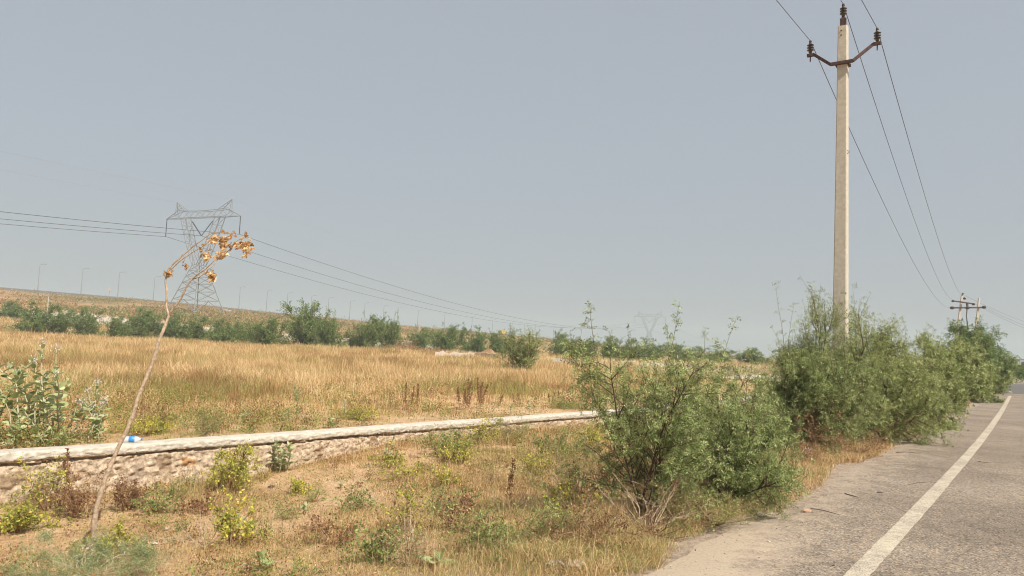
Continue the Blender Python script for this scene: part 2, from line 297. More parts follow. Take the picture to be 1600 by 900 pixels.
# ------------------------------------------------------------------ mesh builder
class MB:
    def __init__(s): s.v = []; s.f = []; s.var = []; s.n = 0
    def add(s, verts, faces, var=0.5):
        verts = np.asarray(verts, float).reshape(-1, 3); k = len(verts)
        s.v.append(verts); s.f.append(np.asarray(faces, np.int64) + s.n)
        s.var.append(np.broadcast_to(np.asarray(var, float), (k,)).copy()); s.n += k
    def box(s, c, size, rot=None, taper=1.0, var=0.5):
        hx, hy, hz = [q / 2 for q in size]
        v = np.array([(x * hx * (taper if z > 0 else 1), y * hy * (taper if z > 0 else 1), z * hz) for z in (-1, 1) for y in (-1, 1) for x in (-1, 1)])
        if rot is not None: v = v @ np.array(rot).T
        s.add(v + np.array(c), [(0, 2, 3, 1), (4, 5, 7, 6), (0, 1, 5, 4), (2, 6, 7, 3), (0, 4, 6, 2), (1, 3, 7, 5)], var)
    def tube(s, pts, rad, sides=5, cap=True, var=0.5, ref=None):
        pts = np.asarray(pts, float); n = len(pts); rad = np.broadcast_to(np.asarray(rad, float), (n,))
        t = np.gradient(pts, axis=0); t /= (np.linalg.norm(t, axis=1)[:, None] + 1e-9)
        r_ = np.array(ref if ref is not None else ((0, 0, 1.0) if abs(t[0][2]) < 0.8 else (1.0, 0, 0)))
        a = np.cross(t, r_); a /= (np.linalg.norm(a, axis=1)[:, None] + 1e-9); b = np.cross(t, a)
        ang = np.arange(sides) * 2 * math.pi / sides + (math.pi / 4 if sides == 4 else 0)
        V = pts[:, None, :] + rad[:, None, None] * (np.cos(ang)[None, :, None] * a[:, None, :] + np.sin(ang)[None, :, None] * b[:, None, :])
        i = np.arange(n - 1)[:, None] * sides; j = np.arange(sides)[None, :]; j2 = (j + 1) % sides
        s.add(V.reshape(-1, 3), np.stack([i + j, i + j2, i + sides + j2, i + sides + j], -1).reshape(-1, 4), var)
        if cap:
            s.add(V[0], [list(range(sides))[::-1]]); s.add(V[-1], [list(range(sides))])
    def bar(s, a, b, w, var=0.5): s.tube([a, b], w * 0.7071, 4, True, var)
    def lathe(s, prof, origin, axis=(0, 0, 1), sides=16, var=0.5):
        ax = np.array(axis, float); ax /= np.linalg.norm(ax)
        r_ = np.array((0, 0, 1.0) if abs(ax[2]) < 0.8 else (1.0, 0, 0)); a = np.cross(ax, r_); a /= np.linalg.norm(a); b = np.cross(ax, a)
        ang = np.arange(sides) * 2 * math.pi / sides
        V = np.array([[np.array(origin) + ax * h + r * (math.cos(q) * a + math.sin(q) * b) for q in ang] for r, h in prof])
        n = len(prof); i = np.arange(n - 1)[:, None] * sides; j = np.arange(sides)[None, :]; j2 = (j + 1) % sides
        s.add(V.reshape(-1, 3), np.stack([i + j, i + j2, i + sides + j2, i + sides + j], -1).reshape(-1, 4), var)
        s.add(V[0], [list(range(sides))[::-1]]); s.add(V[-1], [list(range(sides))])
    def leaves(s, P, dr, side, L, W, var, fold=0.0):
        """diamond leaves: arrays of base points, directions, side vectors"""
        n = len(P); L = np.broadcast_to(L, (n,))[:, None]; W = np.broadcast_to(W, (n,))[:, None]
        V = np.stack([P, P + dr * L * 0.45 + side * W * 0.5, P + dr * L, P + dr * L * 0.45 - side * W * 0.5], 1)
        if fold:
            nn = np.cross(dr, side); V[:, 1] += nn * W * fold; V[:, 3] += nn * W * fold
        s.add(V.reshape(-1, 3), np.arange(n * 4).reshape(n, 4), np.repeat(np.broadcast_to(var, (n,)), 4))
    def grid(s, G, var=0.5):
        a, b = G.shape[:2]; i = np.arange(a - 1)[:, None] * b; j = np.arange(b - 1)[None, :]
        s.add(G.reshape(-1, 3), np.stack([i + j, i + j + 1, i + b + j + 1, i + b + j], -1).reshape(-1, 4), var)
    def build(s, name, mat, parent=None, smooth=False, extra=None):
        me = bpy.data.meshes.new(name); V = np.concatenate(s.v)
        loops = np.concatenate([f.reshape(-1) for f in s.f]); tot = np.concatenate([np.full(len(f), f.shape[1]) for f in s.f])
        me.vertices.add(len(V)); me.vertices.foreach_set('co', V.astype(np.float32).reshape(-1))
        me.loops.add(len(loops)); me.loops.foreach_set('vertex_index', loops.astype(np.int32))
        me.polygons.add(len(tot)); st_ = np.concatenate([[0], np.cumsum(tot)[:-1]])
        me.polygons.foreach_set('loop_start', st_.astype(np.int32))
        me.polygons.foreach_set('use_smooth', np.full(len(tot), smooth))
        me.update(calc_edges=True)
        at_ = me.attributes.new('var', 'FLOAT', 'POINT'); at_.data.foreach_set('value', np.concatenate(s.var).astype(np.float32))
        if extra:
            for k, a in extra.items():
                q = me.attributes.new(k, 'FLOAT', 'POINT'); q.data.foreach_set('value', np.asarray(a, np.float32).reshape(-1))
        me.validate()
        me.materials.append(mat)
        o = bpy.data.objects.new(name, me); COL.objects.link(o)
        if parent is not None: o.parent = parent
        return o

def tag(o, label=None, cat=None, group=None, kind=None):
    if label: o['label'] = label
    if cat: o['category'] = cat
    if group: o['group'] = group
    if kind: o['kind'] = kind
    return o
def empty(name, loc, label, cat, group=None, rz=0.0, scale=None):
    e = bpy.data.objects.new(name, None); COL.objects.link(e); e.location = loc; e.rotation_euler = (0, 0, rz)
    e.empty_display_size = 0.2
    if scale is not None: e.scale = scale
    tag(e, label, cat, group); return e
def copy_tree(o, parent=None):
    c = o.copy(); COL.objects.link(c); c.parent = parent
    for ch in list(o.children): copy_tree(ch, c)
    return c
def unit(v):
    v = np.asarray(v, float); return v / (np.linalg.norm(v, axis=-1, keepdims=True) + 1e-9)

# ------------------------------------------------------------------ ground sheet
def geom(a, b, first, ratio):
    out = [a]; stp = first
    while out[-1] < b: out.append(out[-1] + stp); stp *= ratio
    return out
def build_ground():
    sv_ = [-x for x in geom(9, 3500, 0.8, 1.17)][::-1] + [-8.7, -7, -5, -3, -1, 0, 1, 1.5, 1.7]
    sv_ += list(np.arange(1.8, 6.9, 0.09)) + [6.95, 7.06, 7.17, 7.28, 7.40] + geom(7.5, 3500, 0.12, 1.035)
    tv = [-x for x in geom(14, 2500, 0.4, 1.14)][::-1] + list(np.arange(-13.8, 8, 0.12)) + geom(8.1, 4500, 0.15, 1.04)
    S, T = np.meshgrid(np.array(sv_), np.array(tv), indexing='ij')
    off = (s_wall(T) - 7.0) * (sstep(2.5, 6.5, S)) * (1 - sstep(7.6, 30, S))
    S2 = S + off
    X, Y = xy(S2, T); Z = terrain(X, Y)
    G = np.stack([X, Y, Z], -1)
    m = MB(); m.grid(G)
    dist = np.hypot(X, Y)
    field = sstep(0.3, 5, S2 - s_wall(T)); dd, zc, side = seg_dist(X, Y)
    hill = sstep(215, 170, dd) * sstep(60, 110, S2); hill = np.maximum(hill, (side > 0) * sstep(60, 110, S2) * 1.0)
    hill = np.maximum(hill, sstep(140, 220, dist))
    grit = sstep(3.0, 1.7, S2) * (S2 > -9) + sstep(-7, -9, S2) * 0.3 * (S2 > -14)
    grit = np.clip(grit, 0, 1)
    o = m.build('ground', M['ground'], smooth=True, extra={'field': field, 'hill': hill, 'grit': grit})
    tag(o, 'sandy soil and dry field floor stretching to the horizon', None, None, 'structure')
build_ground()

LP_ = np.array([st(*on_z(px, py)[:2]) for px, py in ((1341.6, 900), (1399, 833), (1464.5, 767), (1507, 720), (1523, 700), (1538, 680), (1553, 660), (1567, 640), (1572.5, 630), (1575.5, 624))])
_c = np.polyfit(LP_[:, 1], LP_[:, 0], 3)
def s_line(t):
    t = np.asarray(t, float); t1 = LP_[-1, 1]; p = np.polyval(_c, np.clip(t, LP_[0, 1], t1)); sl = np.polyval(np.polyder(_c), t1)
    return p + sl * np.clip(t - t1, 0, 60)
def edge_s(t):        # ragged left edge of the asphalt
    t = np.asarray(t, float)
    return 1.28 + 0.12 * sstep(-4.5, -7, t) + 0.45 * (fbm(t * 0.7, t * 0 + 3, 21, 4) - 0.5) - 0.35 * sstep(2, 10, t) + 0.6 * np.clip(s_line(t) - 0.1, 0, 9) * sstep(10, 30, t)
def build_road():
    tv = np.array([-x for x in geom(10, 300, 0.5, 1.15)][::-1] + list(np.arange(-9.8, 25, 0.15)) + geom(25.2, 2500, 0.5, 1.06))
    ks = np.array([0, .03, .06, .09, .12, .15, .2, .3, .5, .75, 1.0])
    e = edge_s(tv); S = e[:, None] * (1 - ks)[None, :] + (-8.5) * ks[None, :]
    T = np.repeat(tv[:, None], len(ks), 1); X, Y = xy(S, T)
    Z = 0.006 + 0.0 * X
    Z[:, 0] = terrain(X[:, 0], Y[:, 0]) - 0.01
    G = np.stack([X, Y, Z], -1); m = MB(); m.grid(G)
    edge = sstep(0.2, 1.3, S) * 0.45
    edge += 0.45 * sstep(0.1, 1.2, S) * sstep(-4.8, -7.0, T)
    edge += sstep(-6.5, -8, S) * 0.8
    tag(m.build('road', M['asphalt'], smooth=True, extra={'edge': edge}), 'old grey brown asphalt road with a dusty ragged shoulder', None, None, 'structure')
    # painted edge line
    tv = np.arange(-16, LP_[-1, 1] + 6, 0.06)
    hw = 0.074 + 0.008 * (fbm(tv * 3, tv * 0, 31, 4) - 0.5)
    cen = s_line(tv) + 0.01 * (fbm(tv * 0.25, tv * 0, 33, 3) - 0.5) 
    rg = 0.010 * (fbm(tv * 9, tv * 0, 37, 3) - 0.5)
    A = xy(cen + hw + rg, tv); B = xy(cen - hw - 0.012 * (fbm(tv * 9, tv * 0, 41, 3) - 0.5), tv)
    G = np.stack([np.stack([A[0], A[1], 0 * tv + 0.0105], -1), np.stack([xy(cen, tv)[0], xy(cen, tv)[1], 0 * tv + 0.0105], -1), np.stack([B[0], B[1], 0 * tv + 0.0105], -1)], 1)
    m = MB(); m.grid(G); tag(m.build('road_marking', M['line']), 'worn cream edge line painted along the asphalt road', None, None, 'structure')
    tv = np.linspace(44, 82, 60); e = edge_s(tv) - .3; S = np.stack([e, e * .6 - 1, e * .3 - 3, e * 0 - 8.3], 1); X, Y = xy(S, np.repeat(tv[:, None], 4, 1))  # darker strip laid just above the asphalt, far along the road
    X += 0; G = np.stack([X, Y, 0 * X + .0145], -1); m = MB(); m.grid(G)
    tag(m.build('dark_road_strip', rough_mat('dark_asphalt', (.075, .07, .065), (.12, .11, .10), 3, .9, .3)), 'darker stretch of the road far ahead', None, None, 'structure')
build_road()

# ------------------------------------------------------------------ haze
hz = bpy.data.meshes.new('haze'); 
def build_haze():
    m = MB(); m.box((0, 700, 31.0), (2800, 2200, 70.0))
    mat = bpy.data.materials.new('haze_air'); mat.use_nodes = True; n = mat.node_tree.nodes; l = mat.node_tree.links
    n.remove(n['Principled BSDF'])
    v = n.new('ShaderNodeVolumePrincipled'); v.inputs['Color'].default_value = (0.82, 0.90, 0.89, 1); v.inputs['Density'].default_value = 0.0008
    v.inputs['Anisotropy'].default_value = 0.0
    l.new(v.outputs[0], n['Material Output'].inputs['Volume'])
    o = m.build('haze', mat); tag(o, 'pale dusty haze filling the air over the fields', None, None, 'stuff')
build_haze()

# ------------------------------------------------------------------ boundary wall
def build_wall():
    t0, t1 = -22.0, 46.0
    root = empty('boundary_wall', (*xy(s_wall(0), 0), -0.3), 'long low rubble stone wall with a pale cracked concrete coping, between road verge and dry field', 'wall')
    inv = np.array([*xy(s_wall(0), 0), -0.3])
    tv = np.concatenate([np.arange(t0, 10, 0.022), np.arange(10, t1, 0.2)])
    zb = -0.75
    zt = WT - 0.085
    hv = np.concatenate([np.linspace(0, .6, 16), np.linspace(.62, 1, 26)])
    T, H = np.meshgrid(tv, hv, indexing='ij')
    Z = zb + (zt + 0.01 - zb) * H
    n1 = fbm(T * 2.2, Z * 4.0, 61, 3) - 0.5; n2 = fbm(T * 9, Z * 12, 65, 4) - 0.5
    cells = np.abs(fbm(T * 3.1 + 7, Z * 5 + 3, 71, 2) - 0.5)
    n3 = fbm(T * 22, Z * 26, 67, 3) - 0.5
    dep = 0.05 + 0.05 * n1 + 0.05 * n2 + 0.085 * n3 
    crack = np.abs(fbm(T * 1.7, T * 0 + 1, 73, 4) - .5) * .12
    dep -= 0.06 * (np.abs((WT - 0.10 - crack) - Z) < 0.013)
    dep = dep + 0.05 * (1 - H) * 2
    dep = np.where(H > 0.97, dep + 0.03, dep)
    S = s_wall(T) + 0.03 - dep * 0.8 + 0.03
    X, Y = xy(S, T); m = MB(); m.grid(np.stack([X, Y, Z], -1) - inv)
    # back face
    X2, Y2 = xy(s_wall(T) + WALL_T - 0.03, T); m.grid((np.stack([X2, Y2, Z], -1) - inv)[::-1])
    m.build('stone_face', M['masonry'], root, smooth=True)
    # coping: cross-section loop
    secs = []
    jag = 0.022 * (fbm(tv * 6, tv * 0, 81, 4) - 0.5) + 0.01 * (fbm(tv * 25, tv * 0, 83, 3) - 0.5)
    low = 0.05 * (fbm(tv * 3.0, tv * 0, 85, 5) - 0.5)
    prof = [(0.035, -0.10), (-0.004, -0.095), (-0.010, -0.08), (-0.012, -0.065), (-0.013, -0.05), (-0.013, -0.036), (-0.012, -0.022), (-0.008, -0.009), (0.004, -0.001), (0.04, 0.0), (0.12, 0.002), (0.2, 0.003), (0.28, 0.0), (WALL_T - 0.01, -0.006), (WALL_T + 0.01, -0.03), (WALL_T, -0.12)]
    G = []
    for k, (ds, dz) in enumerate(prof):
        s_ = s_wall(tv) + ds + ((jag + 0.038 * (fbm(tv * 24, tv * 0 + k * 2.3, 86, 3) - .5)) if 0 < k < 9 else -jag if k > 11 else 0)
        z_ = WT + dz + (low if k < 2 else 0) + (0.008 * (fbm(tv * 5, tv * 0 + k * 0.9, 87, 3) - 0.5) + 0.012 * (fbm(tv * 0.8, tv * 0, 88, 3) - .5))
        X, Y = xy(s_, tv); G.append(np.stack([X, Y, z_], -1))
    m = MB(); m.grid(np.stack(G, 1) - inv); m.build('coping', M['coping'], root, smooth=True)
build_wall()

# ------------------------------------------------------------------ grass (stuff)
def blades(m, P, h, w, lean, var, rng, seg=2):
    n = len(P); az = rng.uniform(0, 2 * math.pi, n); fa = rng.uniform(0, math.pi, n)
    d = np.stack([np.cos(az), np.sin(az), np.zeros(n)], -1); sd_ = np.stack([np.cos(fa), np.sin(fa), np.zeros(n)], -1)
    up = np.array([0, 0, 1.0]); h = h[:, None]; w = np.broadcast_to(w, (n,))[:, None]; lean = lean[:, None]
    if seg == 1:
        V = np.stack([P - sd_ * w / 2, P + sd_ * w / 2, P + up * h + d * h * lean], 1)
        m.add(V.reshape(-1, 3), np.arange(n * 3).reshape(n, 3), np.repeat(var, 3)); return
    mid = P + up * h * 0.6 + d * h * lean * 0.35; tip = P + up * h * (1 - 0.3 * lean) + d * h * lean
    V = np.stack([P - sd_ * w / 2, P + sd_ * w / 2, mid + sd_ * w * 0.38, mid - sd_ * w * 0.38, tip], 1)
    base = np.arange(n)[:, None] * 5
    k = m.n
    m.add(V.reshape(-1, 3), base + np.array([[0, 1, 2, 3]]), np.repeat(var, 5))
    m.f.append(base + np.array([[3, 2, 4]]) + k)
def in_view(X, Y, mx=60, zmax=None):
    px, py, d = project(np.stack([X, Y, terrain(X, Y, False)], -1)); return (d > 0.5) & (px > -mx) & (px < 1600 + mx) & (py < 900 + mx * 1.5)

def field_grass():
    rng = np.random.default_rng(11); m = MB()
    nt = 88000
    Y = np.exp(rng.uniform(math.log(7.3), math.log(118), nt)); X = Y * rng.uniform(-1.05, 0.68, nt)
    s, t = st(X, Y); sw = s_wall(t); ok = (s > sw + WALL_T + 0.08) & in_view(X, Y, 420)
    X, Y, s, t, sw = X[ok], Y[ok], s[ok], t[ok], sw[ok]
    dw = s - sw
    tall = sstep(2.0, 9.5, dw + 6.0 * (fbm(X * 0.35, Y * 0.35, 91, 3) - 0.5)); patch = fbm(X * 0.5, Y * 0.5, 93, 3)
    bare = fbm(X * 0.8, Y * 0.8, 95, 3)
    keep = (rng.random(len(X)) < 0.35 + 0.65 * tall) & ((bare > 0.40) | (rng.random(len(X)) < 0.25 + 0.4 * tall))
    keep &= (rng.random(len(X)) < 1 - 0.5 * sstep(0, 16, X) * sstep(20, 45, Y))
    X, Y, tall, patch, dw = X[keep], Y[keep], tall[keep], patch[keep], dw[keep]
    n = len(X); kb = 10; sx = 0.035 + 0.0032 * Y
    BX = np.repeat(X, kb) + rng.normal(0, 1, n * kb) * np.repeat(sx, kb); BY = np.repeat(Y, kb) + rng.normal(0, 1, n * kb) * np.repeat(sx, kb)
    s2, t2 = st(BX, BY); dw2 = s2 - s_wall(t2); ok = dw2 > WALL_T + 0.05
    tl = np.repeat(tall, kb); pt = np.repeat(patch, kb); tv_ = np.repeat(rng.random(n), kb)
    h = (0.07 + 0.36 * tl * (0.30 + 1.3 * pt)) * rng.uniform(0.5, 1.15, n * kb) * (0.8 + 0.5 * tv_)
    w = np.maximum(0.0035, 0.00052 * BY) * rng.uniform(0.6, 1.4, n * kb)
    lean = rng.uniform(0.05, 0.75, n * kb) ** 1.0 + 0.5 * (rng.random(n * kb) < .25) * rng.random(n * kb)
    green = fbm(BX * 0.28, BY * 0.28, 97, 4); h *= 0.55 + 0.95 * fbm(BX * .16 + 5, BY * .10, 98, 3)
    isg = rng.random(n * kb) < (0.10 + 0.55 * (1 - tl) * (green > 0.46) + 0.28 * (green > 0.55) + 0.35 * (dw2 < 1.0))
    var = np.where(isg, rng.uniform(0.78, 1.0, n * kb), np.clip(0.47 + 0.55 * (pt - 0.5) + 0.42 * (tv_ - .5) + rng.normal(0, 0.17, n * kb), 0.0, 0.74))
    red = (fbm(BX * 0.45, BY * 0.3, 99, 3) > 0.59) & ~isg; var = np.where(red, var * 0.55, var)
    Z = terrain(BX, BY) - 0.01
    P = np.stack([BX, BY, Z], -1)
    near = ok & (BY < 26); far = ok & (BY >= 26)
    blades(m, P[near], h[near], w[near], lean[near], var[near], rng, 2)
    blades(m, P[far], h[far], w[far], lean[far], var[far], rng, 1)
    tag(m.build('field_grass', M['straw']), 'tall dry golden grass filling the field beyond the wall', 'grass', None, 'stuff')
field_grass()

def verge_grass():
    rng = np.random.default_rng(12); m = MB()
    nt = 300000
    s = rng.uniform(1.2, 8.4, nt); t = -13 + 45 * rng.random(nt) ** 1.7
    X, Y = xy(s, t); sw = s_wall(t)
    ok = (s < sw - 0.05) & in_view(X, Y, 200) & (s > edge_s(t) - 0.05 + 0.45 * (fbm(X * 2, Y * 2, 101, 3) - 0.4))
    X, Y, s, t = X[ok], Y[ok], s[ok], t[ok]
    dn = fbm(X * 0.9, Y * 0.9, 103, 4); gn = fbm(X * 0.7 + 9, Y * 0.7, 105, 3)
    px, py, d = project(np.stack([X, Y, terrain(X, Y, False)], -1))
    # worn sandy strip along the foot of the wall in the left half
    bare = sstep(330, 480, px) * (1 - sstep(560, 760, px)) * sstep(700, 735, py) * (1 - sstep(790, 840, py)) * 0.25
    bare += (1 - sstep(300, 420, px)) * sstep(760, 790, py) * 0.20 
    keep = rng.random(len(X)) < np.clip((dn - 0.37 - bare) * 4.0 + 0.42 * sstep(500, 900, px), 0.10, 1)
    X, Y, s, t, dn, gn, px = X[keep], Y[keep], s[keep], t[keep], dn[keep], gn[keep], px[keep]
    n = len(X); kb = 5
    BX = np.repeat(X, kb) + rng.normal(0, 0.03, n * kb); BY = np.repeat(Y, kb) + rng.normal(0, 0.03, n * kb)
    dd_ = np.repeat(dn, kb); gg = np.repeat(gn, kb); pp = np.repeat(px, kb)
    tallp = fbm(BX * 1.3, BY * 1.3, 107, 3)
    h = (0.022 + 0.13 * np.clip(dd_ - 0.42, 0, 1) + 0.26 * np.clip(tallp - 0.55, 0, 1)) * rng.uniform(0.4, 1.5, n * kb)
    h *= 1 + 0.5 * sstep(700, 1000, pp)
    longs = rng.random(n * kb) < 0.03; h = np.where(longs, rng.uniform(0.15, 0.38, n * kb), h)
    w = np.maximum(0.0028, 0.00045 * BY) * rng.uniform(0.6, 1.5, n * kb); w = np.where(longs, w * 0.6, w)
    lean = rng.uniform(0.2, 1.6, n * kb); lean = np.where(longs, lean * 0.3, lean)
    isg = (rng.random(n * kb) < np.clip((gg - 0.48) * 2.6, 0.05, 0.42)) & ~longs
    var = np.where(isg, rng.uniform(0.80, 1.0, n * kb), np.clip(rng.normal(0.52, 0.24, n * kb), 0.0, 0.74))
    P = np.stack([BX, BY, terrain(BX, BY) - 0.004], -1)
    blades(m, P, h, w, lean, var, rng, 2)
    tag(m.build('verge_grass', M['straw']), 'short dry and green grass on the sandy verge between wall and road', 'grass', None, 'stuff')
    # straw litter lying on the soil
    m = MB(); n = 60000
    s = rng.uniform(1.2, 8.0, n); t = -13 + 40 * rng.random(n) ** 1.7; X, Y = xy(s, t)
    ok = (s < s_wall(t) - 0.05) & in_view(X, Y, 40) & (s > edge_s(t) + 0.0 + 0.3 * (fbm(X * 2, Y * 2, 101, 3) - 0.5)); X, Y = X[ok], Y[ok]; n = len(X)
    P = np.stack([X, Y, terrain(X, Y) + rng.uniform(0.002, 0.018, n)], -1)
    az = rng.uniform(0, 6.283, n); dr = np.stack([np.cos(az), np.sin(az), rng.uniform(-.2, .35, n)], -1); sd_ = np.stack([-np.sin(az), np.cos(az), rng.uniform(-.5, .5, n)], -1)
    m.leaves(P, dr, sd_, rng.uniform(0.015, 0.06, n), rng.uniform(0.003, 0.009, n), np.where(rng.random(n) < .12, rng.uniform(.8, 1, n), rng.uniform(0.0, 0.7, n)))
    tag(m.build('straw_litter', M['straw']), 'broken straw and leaf litter strewn over the sandy verge', 'litter', None, 'stuff')
verge_grass()

def forbs():
    rng = np.random.default_rng(16); m = MB(); n = 60000
    s = rng.uniform(1.2, 8.3, n); t = -13 + 38 * rng.random(n) ** 1.6; X, Y = xy(s, t)
    gn = fbm(X * 1.6 + 3, Y * 1.6, 131, 3); px, py, d = project(np.stack([X, Y, terrain(X, Y, False)], -1))
    dens = np.clip((gn - 0.42) * 4, 0.04, 1) * (0.45 + 0.55 * sstep(450, 800, px))
    ok = (s < s_wall(t) - .06) & in_view(X, Y, 40) & (s > edge_s(t) + 0.3 * (fbm(X * 2, Y * 2, 101, 3) - 0.2)) & (rng.random(n) < dens); X, Y, gn = X[ok], Y[ok], gn[ok]; n = len(X)
    k = 16; sz = rng.uniform(0.02, 0.075, n) * (1 + 0.9 * (rng.random(n) < .08)); hue = np.where(rng.random(n) < .38, rng.uniform(.0, .45, n), rng.uniform(.55, 1, n))
    C = np.repeat(np.stack([X, Y, terrain(X, Y)], -1), k, 0); o = rng.normal(0, 1, (n * k, 3)) * np.repeat(sz, k)[:, None] * [1, 1, .6]; o[:, 2] = np.abs(o[:, 2]) * 1.2
    dr = unit(rng.normal(0, 1, (n * k, 3)) + [0, 0, .6]); sd_ = unit(np.cross(dr, rng.normal(0, 1, (n * k, 3))))
    m.leaves(C + o, dr, sd_, rng.uniform(.010, .028, n * k), rng.uniform(.004, .011, n * k), np.clip(np.repeat(hue, k) + rng.normal(0, .1, n * k), 0, 1))
    n = 6500; s = rng.uniform(1.3, 8.2, n); t = -13 + 36 * rng.random(n) ** 1.4; X, Y = xy(s, t); gn = fbm(X * 1.1 + 13, Y * 1.1, 137, 3)
    px, py, d = project(np.stack([X, Y, terrain(X, Y, False)], -1))
    near = np.exp(-((s_wall(t) - s) / .55) ** 2)
    ok = (s < s_wall(t) - .05) & in_view(X, Y, 40) & (s > edge_s(t) + .08) & (rng.random(n) < np.clip((gn - .46) * 4.5, .05, 1) * (.45 + .35 * sstep(500, 850, px)) + .30 * near)
    X, Y = X[ok], Y[ok]; n = len(X); k = 85; sz = rng.uniform(.035, .10, n); kind = rng.random(n); hue = np.where(kind < .34, rng.uniform(.05, .3, n), np.where(kind < .62, rng.uniform(.45, .62, n), rng.uniform(.65, .92, n)))
    C = np.repeat(np.stack([X, Y, terrain(X, Y)], -1), k, 0); u_ = rng.random(n * k); o = rng.normal(0, 1, (n * k, 3)) * np.repeat(sz, k)[:, None] * (.35 + .65 * u_[:, None]) * [1, 1, 0]; o[:, 2] = u_ * np.repeat(sz * rng.uniform(1.2, 3.2, n), k)
    dr = unit(rng.normal(0, 1, (n * k, 3)) + [0, 0, .5]); sd_ = unit(np.cross(dr, rng.normal(0, 1, (n * k, 3))))
    m.leaves(C + o, dr, sd_, rng.uniform(.012, .034, n * k), rng.uniform(.004, .014, n * k), np.clip(np.repeat(hue, k) + rng.normal(0, .10, n * k), 0, 1))
    mt = veg_mat('ground_cover_leaf', [(0, (0.13, 0.06, 0.03)), (0.3, (0.34, 0.19, 0.08)), (0.5, (0.58, 0.44, 0.18)), (0.62, (0.38, 0.38, 0.10)), (0.8, (0.20, 0.26, 0.07)), (1, (0.10, 0.14, 0.04))], .35, .7)
    n = 9000; Y = np.exp(rng.uniform(math.log(8.0), math.log(34), n)); X = Y * rng.uniform(-.74, .5, n); s, t = st(X, Y); dw = s - s_wall(t)
    gn = fbm(X * .6 + 31, Y * .6, 151, 3); ok = (dw > WALL_T + .12) & in_view(X, Y, 30) & (rng.random(n) < np.clip((gn - .42) * 4, .05, 1) * (1 - .75 * sstep(5, 14, dw))); X, Y, dw = X[ok], Y[ok], dw[ok]; n = len(X); k = 46
    f2 = MB(); sz = rng.uniform(.03, .10, n) * (1 + Y * .02); kind = rng.random(n); hue = np.where(kind < .40, rng.uniform(.05, .35, n), np.where(kind < .55, rng.uniform(.45, .6, n), rng.uniform(.64, .95, n)))
    C = np.repeat(np.stack([X, Y, terrain(X, Y)], -1), k, 0); u_ = rng.random(n * k); o = rng.normal(0, 1, (n * k, 3)) * np.repeat(sz, k)[:, None] * (.35 + .65 * u_[:, None]) * [1, 1, 0]; o[:, 2] = u_ * np.repeat(rng.uniform(.08, .42, n), k)
    dr = unit(rng.normal(0, 1, (n * k, 3)) + [0, 0, .6]); sd_ = unit(np.cross(dr, rng.normal(0, 1, (n * k, 3)))); lf = np.repeat(1 + Y * .03, k)
    f2.leaves(C + o, dr, sd_, rng.uniform(.014, .034, n * k) * lf, rng.uniform(.005, .013, n * k) * lf, np.clip(np.repeat(hue, k) + rng.normal(0, .10, n * k), 0, 1))
    tag(f2.build('field_weeds', mt), 'small green, yellow and reddish weeds mixed into the dry field grass', 'weeds', None, 'stuff')
    tag(m.build('ground_cover', mt), 'tiny mixed green and brown leafy plants on the verge', 'ground cover', None, 'stuff')
forbs()
def hill_scrub():
    rng = np.random.default_rng(17); m = MB(); n = 26000
    pxx = rng.uniform(-150, 1000, n); c = np.array([crest(p) for p in pxx[:]]); f = rng.random(n) ** .8
    Yy = 118 + (c[:, 1] - 2 - 118) * f; X = (pxx - 800) * Yy / F; Z = terrain(X, Yy); g = fbm(X / 22, Yy / 40, 141, 4); keep = rng.random(n) < np.clip((g - .44) * 4, .06, 1); X, Yy, Z, g = X[keep], Yy[keep], Z[keep], g[keep]; n = len(X)
    k = 9; r = rng.uniform(.25, .9, n) * (1 + 1.0 * (rng.random(n) < .1)); hue = np.where(rng.random(n) < .25 + 2.2 * (g - .5), rng.uniform(.6, .95, n), rng.uniform(.05, .5, n))
    C = np.repeat(np.stack([X, Yy, Z], -1), k, 0); o = rng.normal(0, .6, (n * k, 3)) * np.repeat(r, k)[:, None]; o[:, 2] = np.abs(o[:, 2]) * .8
    dr = unit(rng.normal(0, 1, (n * k, 3)) + [0, 0, .8]); sd_ = unit(np.cross(dr, rng.normal(0, 1, (n * k, 3))))
    m.leaves(C + o, dr, sd_, rng.uniform(.3, .6, n * k), rng.uniform(.12, .3, n * k), np.clip(np.repeat(hue, k) + rng.normal(0, .08, n * k), 0, 1))
    mt = veg_mat('slope_scrub_leaf', [(0, (0.28, 0.15, 0.065)), (0.3, (0.42, 0.25, 0.11)), (0.55, (0.54, 0.35, 0.17)), (0.65, (0.26, 0.25, 0.10)), (1, (0.13, 0.18, 0.06))], .3, .8)
    tag(m.build('slope_scrub', mt), 'dry brown and green scrub covering the far highway slope', 'scrub', None, 'stuff')
hill_scrub()

